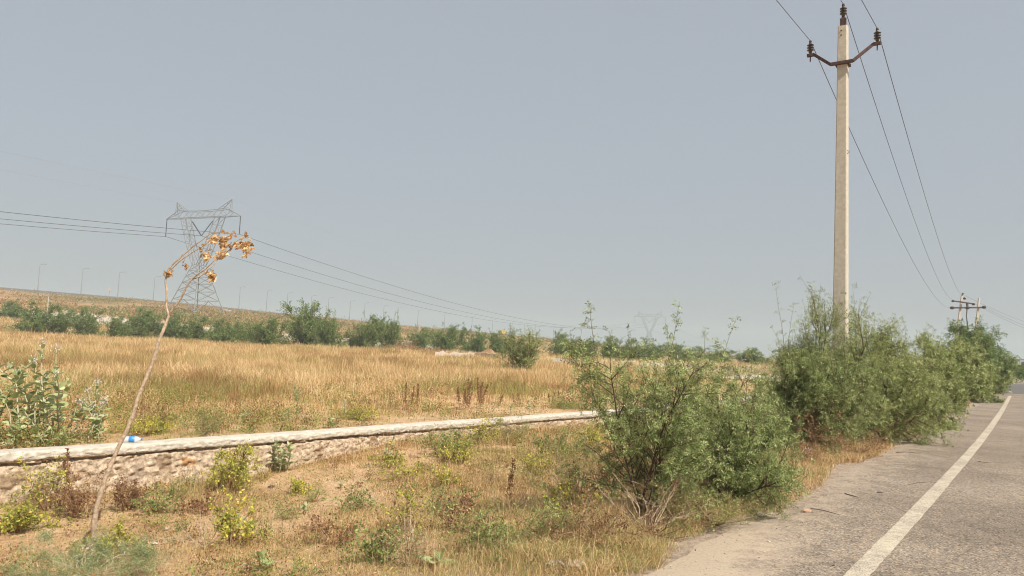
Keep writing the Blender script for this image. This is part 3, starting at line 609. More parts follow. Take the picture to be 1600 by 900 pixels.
def pebbles():
    rng = np.random.default_rng(14); m = MB(); n = 7500
    octa = np.array([(1, 0, 0), (-1, 0, 0), (0, 1, 0), (0, -1, 0), (0, 0, 1), (0, 0, -1)], float)
    fc = np.array([(0, 2, 4), (2, 1, 4), (1, 3, 4), (3, 0, 4), (2, 0, 5), (1, 2, 5), (3, 1, 5), (0, 3, 5)])
    t = -13 + 30 * rng.random(n) ** 1.6; s = edge_s(t) + rng.normal(0.0, 0.55, n); s = np.where(rng.random(n) < 0.25, rng.uniform(1.5, 7.5, n), s); s = np.where(rng.random(n) < 0.12, rng.uniform(-3, 1.2, n), s)
    X, Y = xy(s, t); ok = in_view(X, Y, 30) & (s < s_wall(t) - .1); X, Y, s, t = X[ok], Y[ok], s[ok], t[ok]; n = len(X)
    r = 0.003 + 0.008 * rng.random(n) ** 3; r = np.where(rng.random(n) < .012, r * 2.2, r)
    Z = np.where(s < edge_s(t), 0.006, terrain(X, Y)) + r * 0.3
    V = np.stack([X, Y, Z], -1)[:, None, :] + octa[None] * r[:, None, None] * rng.uniform(0.5, 1.2, (n, 6, 1)) * np.array([1, 1, .7])
    m.add(V.reshape(-1, 3), (np.arange(n)[:, None, None] * 6 + fc[None]).reshape(-1, 3), np.repeat(rng.random(n), 6))
    mt = veg_mat('pebble', [(0, (0.12, 0.10, 0.09)), (0.5, (0.32, 0.26, 0.20)), (1, (0.62, 0.54, 0.44))], 0, 0.9)
    tag(m.build('gravel', mt), 'loose pebbles and grit along the asphalt edge', 'gravel', None, 'stuff')
pebbles()

# ------------------------------------------------------------------ shrubs
def path(rng, p, d, L, n, wob, lift=0.0):
    pts = [np.array(p, float)]; d = unit(d)
    for i in range(n):
        d = unit(d + rng.normal(0, wob, 3) + np.array([0, 0, lift])); pts.append(pts[-1] + d * L / n)
    return np.array(pts)
def interp_path(p, t):
    k = t * (len(p) - 1); i = min(int(k), len(p) - 2); f = k - i
    return p[i] * (1 - f) + p[i + 1] * f, unit(p[i + 1] - p[i])
def shrub_data(seed, h, rad, stems=7, l1=10, l2=7, elev=(30, 80), leaf=0.02, leafw=0.007, nodes=8, lf=6, rach=0.07,
               trunk=0.03, lift=0.03, shoots=6, broad=False, wob=0.13, l1len=0.42, l2len=0.2, flat=0.0, bias=None, anis=1.0):
    """returns (branch MB, foliage MB): multi-stem thorn shrub scaled to height h and radius rad"""
    rng = np.random.default_rng(seed); seglist = []; twigs = []
    for i in range(stems):
        az = 2 * math.pi * (i + rng.uniform(-.3, .3)) / stems; el = R(rng.uniform(*elev))
        d = np.array([math.cos(az) * math.cos(el), math.sin(az) * math.cos(el), math.sin(el)])
        if bias is not None: d = unit(d + np.array(bias))
        L = rng.uniform(0.45, 1.05); sp = path(rng, (rng.normal(0, .02), rng.normal(0, .02), 0), d, L, 8, wob, lift)
        seglist.append((sp, 0.6 + 0.4 * L, 0.22, 6))
        twigs.append((interp_path(sp, 0.55)[0], sp[-1]))
        for j in range(l1):
            t = rng.uniform(0.12, 0.98) ; p, dd = interp_path(sp, t)
            sd_ = unit(np.cross(dd, rng.normal(0, 1, 3))); d1 = unit(dd * 0.55 + sd_ * rng.uniform(0.5, 1.0) + np.array([0, 0, 0.1 - flat]))
            L1 = l1len * rng.uniform(0.5, 1.1) * (1.1 - 0.55 * t); bp = path(rng, p, d1, L1, 5, wob, lift * 0.6 - flat * 0.1)
            seglist.append((bp, 0.42, 0.12, 4))
            twigs.append((bp[2], bp[-1]))
            for k in range(l2):
                t2 = rng.uniform(0.15, 1.0); q, d2 = interp_path(bp, t2)
                sd2 = unit(np.cross(d2, rng.normal(0, 1, 3))); d3 = unit(d2 * 0.7 + sd2 * rng.uniform(0.4, 0.9) + np.array([0, 0, 0.05]))
                tw = path(rng, q, d3, l2len * rng.uniform(0.5, 1.1), 3, wob, 0)
                seglist.append((tw, 0.16, 0.06, 3)); twigs.append((tw[0], tw[-1]))
    for i in range(shoots):
        p, dd = interp_path(seglist[0][0] if rng.random() < .2 else seglist[rng.integers(len(seglist))][0], 0.6)
        p = p * np.array([1, 1, 1.0]); d = unit(np.array([rng.normal(0, .35), rng.normal(0, .35), 1.0]))
        sp = path(rng, p, d, rng.uniform(0.25, 0.5), 6, 0.08, 0.02); seglist.append((sp, 0.25, 0.07, 3)); twigs.append((sp[1], sp[-1])); twigs.append((sp[3], sp[-1]))
    A = np.array([a for a, b in twigs]); B = np.array([b for a, b in twigs])
    allp = np.concatenate([A, B]); rr = np.percentile(np.hypot(allp[:, 0], allp[:, 1]), 95) ; zz = np.percentile(allp[:, 2], 96.5)
    sc = np.array([rad / rr, rad / rr * anis, h / zz])
    zmin = 0.02
    def S(p):
        p = p * sc; p[..., 2] = np.maximum(p[..., 2], zmin + 0.04 * (p[..., 2] < 0) * 0); return p
    bm = MB()
    for sp, r0, r1, sides in seglist:
        bm.tube(S(sp), np.linspace(trunk * r0, trunk * r1, len(sp)), sides, False)
    A = S(A); B = S(B); nT = len(A)
    # leaf nodes along twigs
    tt = rng.random((nT, nodes)); Pn = A[:, None] + (B - A)[:, None] * tt[..., None]; Pn = Pn.reshape(-1, 3)
    TD = np.repeat(unit(B - A), nodes, 0)
    sd_ = unit(np.cross(TD, rng.normal(0, 1, Pn.shape))); rd = unit(TD * 0.5 + sd_ + np.array([0, 0, -0.1]))
    nn = len(Pn); fm = MB()
    nodev = np.clip(rng.normal(0.5, 0.22, nn) + 0.25 * (fbm(Pn[:, 0] * 3 / rad, Pn[:, 1] * 3 / rad + Pn[:, 2], seed, 2) - .5), 0, 1)
    if broad:
        L = leaf * rng.uniform(0.6, 1.3, nn); s2 = unit(np.cross(rd, rng.normal(0, 1, rd.shape)))
        fm.leaves(Pn, rd, s2, L, L * leafw / leaf, np.clip(rng.normal(0.5, 0.2, nn) + 0.9 * (fbm(Pn[:, 0] * 2.2 / rad, Pn[:, 1] * 2.2 / rad + Pn[:, 2] * 6, seed, 2) - .5), 0, 1), 0.15)
    else:
        f = (np.arange(lf) + 0.5) / lf; sg = np.where(np.arange(lf) % 2 == 0, 1.0, -1.0)
        P2 = (Pn[:, None] + rd[:, None] * (f * rach)[None, :, None]).reshape(-1, 3)
        side = unit(np.cross(rd, rng.normal(0, 1, rd.shape))); s3 = (side[:, None] * sg[None, :, None]).reshape(-1, 3)
        rdr = np.repeat(rd, lf, 0); dl = unit(s3 + rdr * 0.5 + rng.normal(0, .15, s3.shape)); nl = len(P2)
        ws = unit(np.cross(dl, np.cross(rdr, s3) + rng.normal(0, .5, s3.shape)))
        fm.leaves(P2, dl, ws, leaf * rng.uniform(.7, 1.3, nl), leafw * rng.uniform(.7, 1.3, nl), np.clip(np.repeat(nodev, lf) + rng.normal(0, .08, nl), 0, 1))
    return bm, fm
def shrub(name, loc, label, cat, group, mat, bark, rz=0, parts=('branches', 'foliage'), **kw):
    bm, fm = shrub_data(**kw); r_ = empty(name, loc, label, cat, group, rz)
    bm.build(parts[0], bark, r_, smooth=True); fm.build(parts[1], mat, r_); return r_
def place(px, Y):                 # x and ground height at photo column px (near the horizon line) and distance Y
    x = at(px, 560, Y)[0]; return (x, Y, tz(x, Y))
def top_h(px, py, Y, z0):         # height above z0 of the pixel at distance Y
    return at(px, py, Y)[2] - z0

# --- far row of mesquite bushes at the back of the field
protos = []
for k in range(5):
    bm, fm = shrub_data(200 + k, 4.0, 3.2, stems=16, l1=12, l2=4, elev=(10, 86), leaf=0.17, leafw=0.09, nodes=9, lf=2, rach=0.2, trunk=0.07, shoots=5, wob=0.17, l1len=.36)
    r_ = empty('mesquite_bush', (0, -300 - 20 * k, 0), 'x', 'bush', 'bushes at the back of the dry field')
    bm.build('branches', M['bark'], r_, smooth=True); fm.build('foliage', M['mesquite_far'], r_); protos.append(r_)
FAR = [  # centre px, half width px, top y, distance, label
    (12, 26, 474, 118, 'dark bush at the left picture edge, low on the brown slope'),
    (55, 38, 480, 92, 'broad green bush left of the whitewashed post, near the left edge of the field'),
    (88, 22, 486, 94, 'narrow bush joined to the right side of the broad bush at the left edge'),
    (134, 25, 485, 93, 'rounded lone bush between two pale banks, left of the steel pylon'),
    (180, 20, 498, 88, 'small low bush at the near side of the row, left of the dead sapling'),
    (215, 28, 487, 93, 'green bush directly left of the bare sapling stem'),
    (262, 26, 493, 95, 'bush crossed by the bare stem of the dead sapling'),
    (302, 30, 498, 93, 'low wide bush in front of the pylon feet'),
    (345, 26, 503, 88, 'low bush in front and right of the pylon feet'),
    (376, 22, 506, 93, 'little low bush between the pylon and the tallest bush'),
    (412, 30, 500, 84, 'round bush touching the left side of the tallest bush'),
    (470, 38, 480, 90, 'tallest dark bush of the row, with a pointed peak'),
    (506, 24, 500, 86, 'lower right shoulder bush of the tallest dark bush'),
    (549, 11, 520, 92, 'tiny bush alone in front of the pale bank'),
    (574, 24, 499, 91, 'left of the twin dark bushes in the middle of the row'),
    (603, 22, 503, 92, 'right of the twin dark bushes in the middle of the row'),
    (655, 20, 516, 98, 'pale green bush just right of the whitewashed post and bank'),
    (696, 27, 513, 93, 'bushy clump left of the yellow lorry, darker than its neighbours'),
    (742, 22, 517, 93, 'bush below and left of the yellow lorry'),
    (778, 20, 522, 96, 'bush directly beneath the yellow lorry'),
    (878, 21, 523, 92, 'dark rounded bush right of the white bus'),
    (915, 24, 533, 94, 'low bush right of the dark rounded bush'),
    (960, 30, 530, 96, 'wide bush left of the far faint pylon'),
    (1012, 30, 534, 98, 'bush under the far faint pylon'),
    (1065, 28, 540, 104, 'low hazy bush behind the top of the open thorn shrub'),
    (1118, 30, 545, 108, 'low hazy bush midway between open shrub and pole'),
    (1175, 30, 547, 108, 'low hazy bush left of the large bush at the pole'),
    (1232, 26, 545, 112, 'low hazy bush seen through the left twigs of the pole bush'),
]
used = set(); rg = random.Random(5)
def far_bush(px, hw, ytop, Y, label, group='bushes at the back of the dry field', k=None):
    k = rg.randrange(5) if k is None else k
    if k in used: o = copy_tree(protos[k])
    else: o = protos[k]; used.add(k)
    loc = place(px, Y); o.location = (loc[0], loc[1], loc[2] - 0.1)
    r_ = 1.10 * hw * Y / F; h = 1.0 * top_h(px, ytop, Y, loc[2])
    o.scale = (r_ / 3.2, r_ / 3.2, h / 4.0); o.rotation_euler = (0, 0, rg.uniform(0, 6.28)); o['label'] = label; o['category'] = 'bush'; o['group'] = group
    return o
for b in FAR: far_bush(*b)
for px, hw, yt, Y, lab in ((82, 8, 478, 210, 'small green bush high on the brown slope near the whitewashed post'), (180, 9, 484, 190, 'small dull bush on the brown slope below a lamp'),
                           (225, 12, 482, 205, 'flat green bush on the slope left of the pylon'), (405, 12, 492, 250, 'small bush on the slope right of the pylon'), (535, 9, 507, 200, 'small bush on the slope between tall bush and twin bushes'),
                           (30, 10, 470, 215, 'small bush on the upper slope near the left edge'), (630, 12, 520, 190, 'small olive bush on the slope right of the twin bushes')):
    far_bush(px, hw, yt, Y, lab, 'small bushes on the highway slope')
# trees at the far end of the road
tp = None
for i, (px, hw, yt, Y, lab) in enumerate(((1578, 22, 566, 190, 'dark hazy tree clump behind the first white roadside post'), (1612, 26, 564, 200, 'dark hazy tree clump at the right edge beyond the road end'),
                          (1650, 30, 566, 220, 'hazy tree past the right picture edge'), (1560, 14, 573, 240, 'hazy tree just left of the road end'), (1600, 30, 577, 120, 'low green scrub on the road bend'))):
    bm, fm = shrub_data(300 + i, 4.0, 3.2, stems=7, l1=9, l2=5, elev=(30, 85), leaf=0.35, leafw=0.18, nodes=5, lf=2, rach=0.3, trunk=0.12, shoots=2)
    loc = place(px, Y); r_ = empty('tree', (loc[0], loc[1], loc[2] - .1), lab, 'tree', 'far trees at the end of the road')
    bm.build('trunk', M['bark'], r_, smooth=True); fm.build('crown', M['tree_far'], r_)
    r_.scale = (hw * Y / F / 3.2,) * 2 + (max(0.3, top_h(px, yt, Y, loc[2])) / 4.0,)

# --- the nearer lone bush in the field
loc = place(815, 41)
shrub('mesquite_bush', (loc[0], loc[1], loc[2] - .05), 'bright green bush standing alone in the dry grass, in front of the bush row', 'bush', None, M['mesquite'], M['bark'],
      seed=41, h=top_h(815, 521, 41, loc[2]), rad=1.32, stems=12, l1=14, l2=6, elev=(20, 85), leaf=0.06, leafw=0.024, nodes=7, lf=3, rach=0.09, trunk=0.035, shoots=8)

# --- roadside hedge of mesquite, by the concrete pole
def hedge(px, Y, ytop, rad, label, seed, mat='mesquite', **kw):
    loc = place(px, Y); h = top_h(px, ytop, Y, loc[2])
    a = dict(stems=18, l1=13, l2=7, elev=(22, 88), leaf=max(0.03, 0.0024 * Y), leafw=max(0.012, 0.00095 * Y), nodes=9, lf=5, rach=0.08, trunk=0.02, shoots=10, wob=0.14)
    a.update(kw)
    return shrub('mesquite_bush', (loc[0], loc[1], loc[2] - .02), label, 'bush', 'thorn bushes along the road edge', M[mat], M['bark_red'], seed=seed, h=h, rad=rad, **a)
hedge(1296, 13.4, 503, 1.12, 'tall airy thorn bush around the foot of the concrete pole', 51, stems=20, l1=15, shoots=22, nodes=7, elev=(30, 88), l2len=0.2)
hedge(1256, 13.0, 560, 0.75, 'dense low dark thorn bush at the left foot of the pole bush', 52, shoots=6, nodes=9)
hedge(1385, 15.0, 522, 1.25, 'yellowish thorn bush immediately right of the concrete pole', 53, 'mesquite_yellow', shoots=12)
hedge(1428, 19.5, 545, 1.25, 'yellow green thorn bush spilling towards the road, middle of the hedge', 54, 'mesquite_yellow', shoots=8)
hedge(1470, 25.5, 553, 1.25, 'thorn bush in the hedge in front of the leaning twin poles', 55, 'mesquite_yellow', nodes=7)
hedge(1508, 34, 552, 1.5, 'low thorn bush at the foot of the tall round bush', 56, 'mesquite_yellow', nodes=6)
hedge(1524, 46, 523, 1.8, 'tall round bright green bush in front of the leaning twin poles', 57, 'mesquite_far', leaf=0.13, leafw=0.05, nodes=8, lf=3, rach=.16, elev=(30, 89), trunk=.05, stems=26, shoots=4)
hedge(1553, 64, 558, 1.9, 'last small bush of the hedge at the road end', 58, 'mesquite', nodes=5, leaf=0.09, leafw=.04, lf=3, rach=.12)

# --- near shrubs in the middle
g = on_z(1006, 818, -0.05); 
r_ = shrub('thorn_shrub', (g[0], g[1], tz(g[0], g[1]) - .02), 'open thorn shrub with a dark bare trunk and long side twigs, nearest the camera', 'shrub', None, M['mesquite'], M['bark_red'],
      seed=71, h=1.50, rad=0.70, stems=5, l1=16, l2=8, elev=(58, 88), leaf=0.025, leafw=0.010, nodes=8, lf=6, rach=0.055, trunk=0.014, shoots=12, wob=0.09, l1len=0.5, flat=.08)
g = on_z(1165, 800, -0.02)
shrub('thorn_shrub', (g[0], g[1] + .35, tz(g[0], g[1]) - .02), 'dense bluish green thorn shrub sprawling low towards the asphalt', 'shrub', None, M['mesquite'], M['bark_red'],
      seed=62, h=1.04, rad=0.69, stems=13, l1=12, l2=8, elev=(8, 78), leaf=0.025, leafw=0.010, nodes=6, lf=6, rach=0.06, trunk=0.014, shoots=6)
g = on_z(1085, 770, -0.05)
shrub('thorn_shrub', (g[0], g[1], tz(g[0], g[1]) - .02), 'leafy thorn shrub tangled between the open shrub and the low dense shrub', 'shrub', None, M['mesquite_yellow'], M['bark_red'],
      seed=63, h=1.30, rad=0.64, stems=8, l1=11, l2=7, elev=(30, 85), leaf=0.026, leafw=0.011, nodes=6, lf=6, rach=0.055, trunk=0.013, shoots=6)
g = on_z(1140, 725, -0.1)
shrub('thorn_shrub', (g[0], g[1], tz(g[0], g[1]) - .02), 'thin upright thorn shrub with two tall shoots behind the low dense shrub', 'shrub', None, M['mesquite'], M['bark_red'],
      seed=64, h=1.46, rad=0.80, stems=6, l1=9, l2=6, elev=(45, 88), leaf=0.028, leafw=0.011, nodes=6, lf=6, rach=0.06, trunk=0.013, shoots=12)
g = on_z(1200, 690, -0.1)
shrub('thorn_shrub', (g[0], g[1], tz(g[0], g[1]) - .02), 'sparse green thorn shrub filling the gap before the pole bush', 'shrub', None, M['mesquite_yellow'], M['bark_red'],
      seed=65, h=1.0, rad=0.9, stems=8, l1=10, l2=6, elev=(25, 80), leaf=0.024, leafw=0.009, nodes=7, lf=6, rach=0.06, trunk=0.014, shoots=6)

# ------------------------------------------------------------------ weeds
def weed(px, py, h, rad, label, mat, seed, name='weed', cat='weed', z=-0.15, group=None, **kw):
    g = on_z(px, py, z); zz = tz(g[0], g[1]); g = on_z(px, py, zz); zz = tz(g[0], g[1])
    a = dict(stems=13, l1=7, l2=4, elev=(20, 87), leaf=0.026, leafw=0.016, nodes=5, broad=True, trunk=0.006, shoots=2)
    a.update(kw)
    return shrub(name, (g[0], g[1], zz - .01), label, cat, group, M[mat], M['stem_dry'], seed=seed, h=h * 1.25, rad=rad * 1.35, parts=('stems', 'leaves'), **a)
WY = 'yellowing weeds on the verge'
weed(72, 800, .40, .24, 'yellow leaved weed against the wall at the lower left', 'weed_yellow', 401, group=WY, stems=9, l1=6)
weed(22, 832, .18, .26, 'low spreading yellow weed in the lower left corner', 'weed_yellow', 402, group=WY, elev=(10, 60))
weed(118, 812, .34, .22, 'withered brown weed right of the yellow weed by the wall', 'weed_brown', 403, group='withered weeds', leaf=.022, leafw=.012)
weed(318, 742, .36, .24, 'fine leaved olive weed against the wall face, left of the yellow green one', 'weed_green', 404, group='green weeds', leaf=.024, leafw=.008, stems=10, l1=7)
weed(358, 768, .42, .26, 'yellow green weed with ragged leaves beside the thick milkweed', 'weed_yellow', 405, group=WY, stems=15, l1=8, nodes=6)
weed(362, 850, .32, .16, 'bright yellow weed under the large leaved milkweed sprout', 'weed_yellow', 406, group=WY, leaf=.032, leafw=.02, stems=10, l1=5, l2=4, nodes=4)
weed(275, 775, .16, .2, 'low olive weed at the wall foot beneath the bottle', 'weed_green', 407, group='green weeds', leaf=.02, leafw=.007, stems=8, l1=4, l2=2)
weed(195, 800, .26, .18, 'brown withered weed right of the leaning sapling stem', 'weed_brown', 408, group='withered weeds', leaf=.02, leafw=.01)
weed(640, 752, .20, .30, 'sprawling yellow and brown weed in the middle of the verge', 'weed_yellow', 409, group=WY, elev=(12, 65), nodes=3)
weed(636, 830, .30, .15, 'small upright yellow topped weed with dark dead leaves below', 'weed_yellow', 410, group=WY, stems=7, l1=5, l2=3, nodes=3)
weed(700, 712, .30, .3, 'olive weed against the wall, right of the middle milkweed', 'weed_green', 411, group='green weeds')
weed(750, 695, .34, .30, 'yellowish weed against the wall face near the middle', 'weed_yellow', 412, group=WY, stems=9)
weed(715, 725, .26, .26, 'mixed yellow weed in front of the wall weeds', 'weed_yellow', 413, group=WY)
weed(800, 690, .32, .28, 'grey green weed against the wall right of the yellowish weed', 'weed_green', 414, group='green weeds', leaf=.02, leafw=.008)
weed(905, 772, .52, .42, 'tangled olive and brown weed left of the open thorn shrub', 'weed_green', 415, group='green weeds', stems=12, l1=7, leaf=.022, leafw=.008, nodes=5)
weed(960, 780, .40, .3, 'brown dry weed at the left foot of the open thorn shrub', 'weed_brown', 416, group='withered weeds', leaf=.02, leafw=.008, stems=10)
weed(1060, 822, .32, .38, 'low fine leaved weed under the near thorn shrubs', 'weed_green', 417, group='green weeds', leaf=.02, leafw=.007, stems=14, l1=7, nodes=5, elev=(15, 80))
weed(1120, 822, .28, .35, 'olive weed along the asphalt edge under the dense shrub', 'weed_green', 418, group='green weeds', leaf=.02, leafw=.007, stems=14, l1=7, nodes=5, elev=(15, 80))
weed(1030, 800, .42, .34, 'reddish dry weed tangled around the dark trunk', 'weed_brown', 419, group='withered weeds', leaf=.018, leafw=.007, stems=12)
weed(492, 780, .13, .10, 'light green grassy weed on the bare sand', 'weed_green', 420, group='green weeds', leaf=.05, leafw=.006, stems=8, l1=3, l2=2, nodes=3)
weed(450, 805, .10, .10, 'little green grassy weed left of the milkweed sprout', 'weed_green', 421, group='green weeds', leaf=.05, leafw=.006, stems=8, l1=3, l2=2, nodes=3)
weed(770, 760, .28, .16, 'feathery bluish green weed standing in the short grass', 'seedling', 422, group='green weeds', leaf=.018, leafw=.004, stems=5, l1=4, nodes=4, elev=(50, 88))
weed(868, 715, .3, .28, 'olive weed at the wall right of centre', 'weed_green', 423, group='green weeds')
weed(930, 700, .26, .26, 'yellow olive weed near the right end of the wall', 'weed_yellow', 424, group=WY)
weed(770, 870, .24, .3, 'green ragged weed at the bottom of the picture', 'weed_green', 425, group='green weeds', elev=(15, 80), leaf=.026, leafw=.01)
weed(700, 800, .20, .3, 'grey green low weed in the centre foreground', 'weed_green', 426, group='green weeds', elev=(15, 70), leaf=.022, leafw=.01)
weed(860, 845, .26, .34, 'green weed with dry stems left of the plaster lump', 'weed_green', 427, group='green weeds', leaf=.022, leafw=.009)
weed(640, 890, .22, .2, 'bluish grey weed at the bottom edge', 'seedling', 428, group='green weeds', leaf=.026, leafw=.007, stems=8, l1=4, l2=3, nodes=3, elev=(12, 70))
weed(940, 850, .26, .34, 'brown and green weed beside the plaster lump', 'weed_brown', 429, group='withered weeds', leaf=.02, leafw=.009)
weed(1262, 705, .62, .50, 'large reddish brown dried bush under the pole bush', 'weed_brown', 430, group='withered weeds', z=0, leaf=.03, leafw=.01, stems=16, l1=9, l2=4, nodes=5)
weed(1375, 690, .55, .42, 'reddish dried weed in front of the yellowish hedge', 'weed_brown', 431, group='withered weeds', z=0, leaf=.03, leafw=.01, stems=12, l1=7, nodes=4)
weed(1330, 712, .34, .5, 'dry brown weed with green sprigs right of the litter', 'weed_brown', 432, group='withered weeds', z=0, leaf=.03, leafw=.01, stems=12, elev=(10, 75))
weed(1420, 690, .5, .5, 'green weed at the hedge foot beside the asphalt', 'weed_green', 433, group='green weeds', z=0, leaf=.03, leafw=.01, stems=14, l1=7, nodes=5)
weed(1250, 720, .3, .4, 'small leaved weed behind the white litter', 'weed_brown', 434, group='withered weeds', z=0, leaf=.025, leafw=.01, stems=10)
# weeds behind the wall
weed(1240, 640, .5, .6, 'dry brown field weed left of the pole bush', 'weed_brown', 435, group='withered weeds', z=0.1, leaf=.04, leafw=.015, stems=10)
for i, (px, py, h, rad_, mt_, lab) in enumerate(((610, 735, .26, .2, 'weed_yellow', 'yellow leaved weed in front of the single milkweed near the middle'), (560, 790, .16, .22, 'weed_green', 'low green weed between the bare sand and the small yellow topped weed'),
        (245, 800, .2, .2, 'weed_green', 'small green weed on the sand between the brown weed and the yellow weed'), (520, 850, .18, .24, 'weed_brown', 'low rusty weed on the grass, right of the bright yellow weed'),
        (690, 765, .22, .18, 'weed_yellow', 'thin yellow weed right of the sprawling yellow and brown weed'), (840, 745, .26, .24, 'weed_yellow', 'yellow green weed left of the tangled olive weed'),
        (180, 850, .16, .2, 'weed_yellow', 'short yellow weed by the foot of the leaning sapling'), (320, 800, .18, .2, 'weed_brown', 'rusty low weed on the sand below the fine leaved olive weed'),
        (590, 880, .2, .22, 'weed_green', 'green weed near the bottom edge left of the bluish grey weed'), (730, 830, .24, .24, 'weed_brown', 'rust brown weed amid the short grass in the lower middle'),
        (880, 810, .28, .26, 'weed_yellow', 'pale yellow green weed in the grass below the tangled olive weed'), (465, 770, .14, .14, 'weed_yellow', 'tiny yellow weed on bare sand below the stout milkweed'))):
    weed(px, py, h, rad_, lab, mt_, 460 + i, group='scattered small weeds on the verge', stems=10, l1=5, l2=3, nodes=4)
for i, (px, py, h, lab) in enumerate(((85, 695, .16, 'low green weed just behind the wall at left'), (235, 678, .22, 'green grassy weed behind the blue labelled bottle'), (880, 638, .22, 'yellow weed behind the right part of the wall'), (560, 655, .2, 'olive weed behind the wall above the middle'),
        (20, 690, .2, 'yellow straw weed behind the wall in the left corner'))):
    weed(px, py, h, .35, lab, 'weed_green' if i % 2 == 0 else 'weed_yellow', 440 + i, group='weeds behind the wall', z=0.1, leaf=.035, leafw=.012)

# brown upright seed spikes
def spike(px, py, h, label, seed, z=0.08, n=3, mat='weed_brown', sp=0.10):
    rng = np.random.default_rng(seed); g = on_z(px, py, z); zz = tz(g[0], g[1]); g = on_z(px, py, zz); zz = tz(g[0], g[1])
    r_ = empty('seed_spike_weed', (g[0], g[1], zz - .01), label, 'weed', 'brown upright seed spikes')
    for i in range(n):
        sm = MB(); fm = MB(); d = unit([rng.normal(0, .22), rng.normal(0, .22), 1]); hh = h * rng.uniform(.7, 1.0); p = path(rng, (rng.normal(0, sp), rng.normal(0, sp), 0), d, hh, 6, .05)
        sm.tube(p, np.linspace(.006, .002, 7), 4, False); k = int(420 * h)
        tt = rng.uniform(.3, 1, k); idx = tt * 6; i0 = np.minimum(idx.astype(int), 5); fr = (idx - i0)[:, None]; P = p[i0] * (1 - fr) + p[i0 + 1] * fr
        wd = .05 * (1.15 - tt)[:, None]; P = P + rng.normal(0, 1, (k, 3)) * wd * .55; dr = unit(rng.normal(0, 1, (k, 3)) + [0, 0, .6]); sd_ = unit(np.cross(dr, rng.normal(0, 1, (k, 3))))
        fm.leaves(P, dr, sd_, rng.uniform(.015, .035, k), rng.uniform(.008, .016, k), np.clip(rng.normal(.4, .2, k), 0, 1)); sm.build('stem', M['stem_dry'], r_); fm.build('seed_head', M[mat], r_)
spike(108, 790, .62, 'tall reddish seed spike rising against the wall at left', 501, z=-.3, n=2, sp=.04)
spike(748, 640, .75, 'dense dark reddish seed spikes in the field behind the wall', 502, n=7, sp=.18)
spike(725, 642, .55, 'shorter reddish seed spikes left of the dense dark ones', 503, n=4, sp=.14)
spike(640, 645, .7, 'slim brown and green spikes behind the wall centre', 504, n=3)
spike(800, 636, .45, 'low brown spikes right of the dense dark ones', 505, n=3, sp=.2)
spike(870, 634, .40, 'brown spikes near the right end of the wall', 506, n=3, sp=.2)
spike(920, 632, .5, 'faded brown spikes behind the wall beside the open shrub', 507, n=4, sp=.2)
spike(365, 762, .58, 'thin dark spike standing before the wall beside the yellow green weed', 508, z=-.3, n=2, sp=.03)
spike(796, 812, .62, 'thin red brown stalk standing in the short verge grass', 509, z=-.2, n=1, sp=.02)
spike(1350, 660, .6, 'brown spikes in the hedge gap beside the pole', 510, z=0, n=4, sp=.2)
# dry twig tangles
def twigs(px, py, h, rad, label, seed, n=14, z=-.1, mat='dead_bark'):
    rng = np.random.default_rng(seed); g = on_z(px, py, z); zz = tz(g[0], g[1]); g = on_z(px, py, zz); zz = tz(g[0], g[1]); m = MB()
    for i in range(n):
        d = unit([rng.normal(0, .8), rng.normal(0, .8), rng.uniform(.1, 1.2)]); p = path(rng, (rng.normal(0, .01), rng.normal(0, .01), .01), d, h * 1.3 * rng.uniform(.5, 1.1), 6, .22)
        p[:, 2] = np.maximum(p[:, 2], .005); m.tube(p, np.linspace(.0055, .0018, 7), 4, False)
        q, dd = interp_path(p, .5); p2 = path(rng, q, unit(dd + rng.normal(0, .6, 3)), h * .4, 4, .2); p2[:, 2] = np.maximum(p2[:, 2], .005); m.tube(p2, np.linspace(.003, .001, 5), 3, False)
    o = m.build('dead_twigs', M[mat]); o.location = (g[0], g[1], zz); tag(o, label, 'twigs', 'tangles of dead twigs')
twigs(1010, 830, .5, .4, 'pale dead twigs at the foot of the dark trunk', 601, 16)
twigs(1065, 815, .55, .4, 'bleached dead twigs under the near thorn shrubs', 602, 12)
twigs(900, 790, .45, .5, 'grey dead twigs left of the open thorn shrub', 603, 14)
twigs(640, 870, .3, .4, 'fine dead twigs low in the centre foreground', 604, 10)
twigs(1020, 835, .35, .35, 'dark fallen twigs lying on the sandy asphalt edge', 605, 8, mat='bark_red')
twigs(320, 850, .4, .3, 'thin dead twigs beside the yellow weed', 606, 8)
twigs(800, 800, .3, .5, 'thin dead twigs in the green patch', 607, 12)
twigs(940, 620, .9, .5, 'pale dead twigs behind the wall end', 608, 12, z=.1)

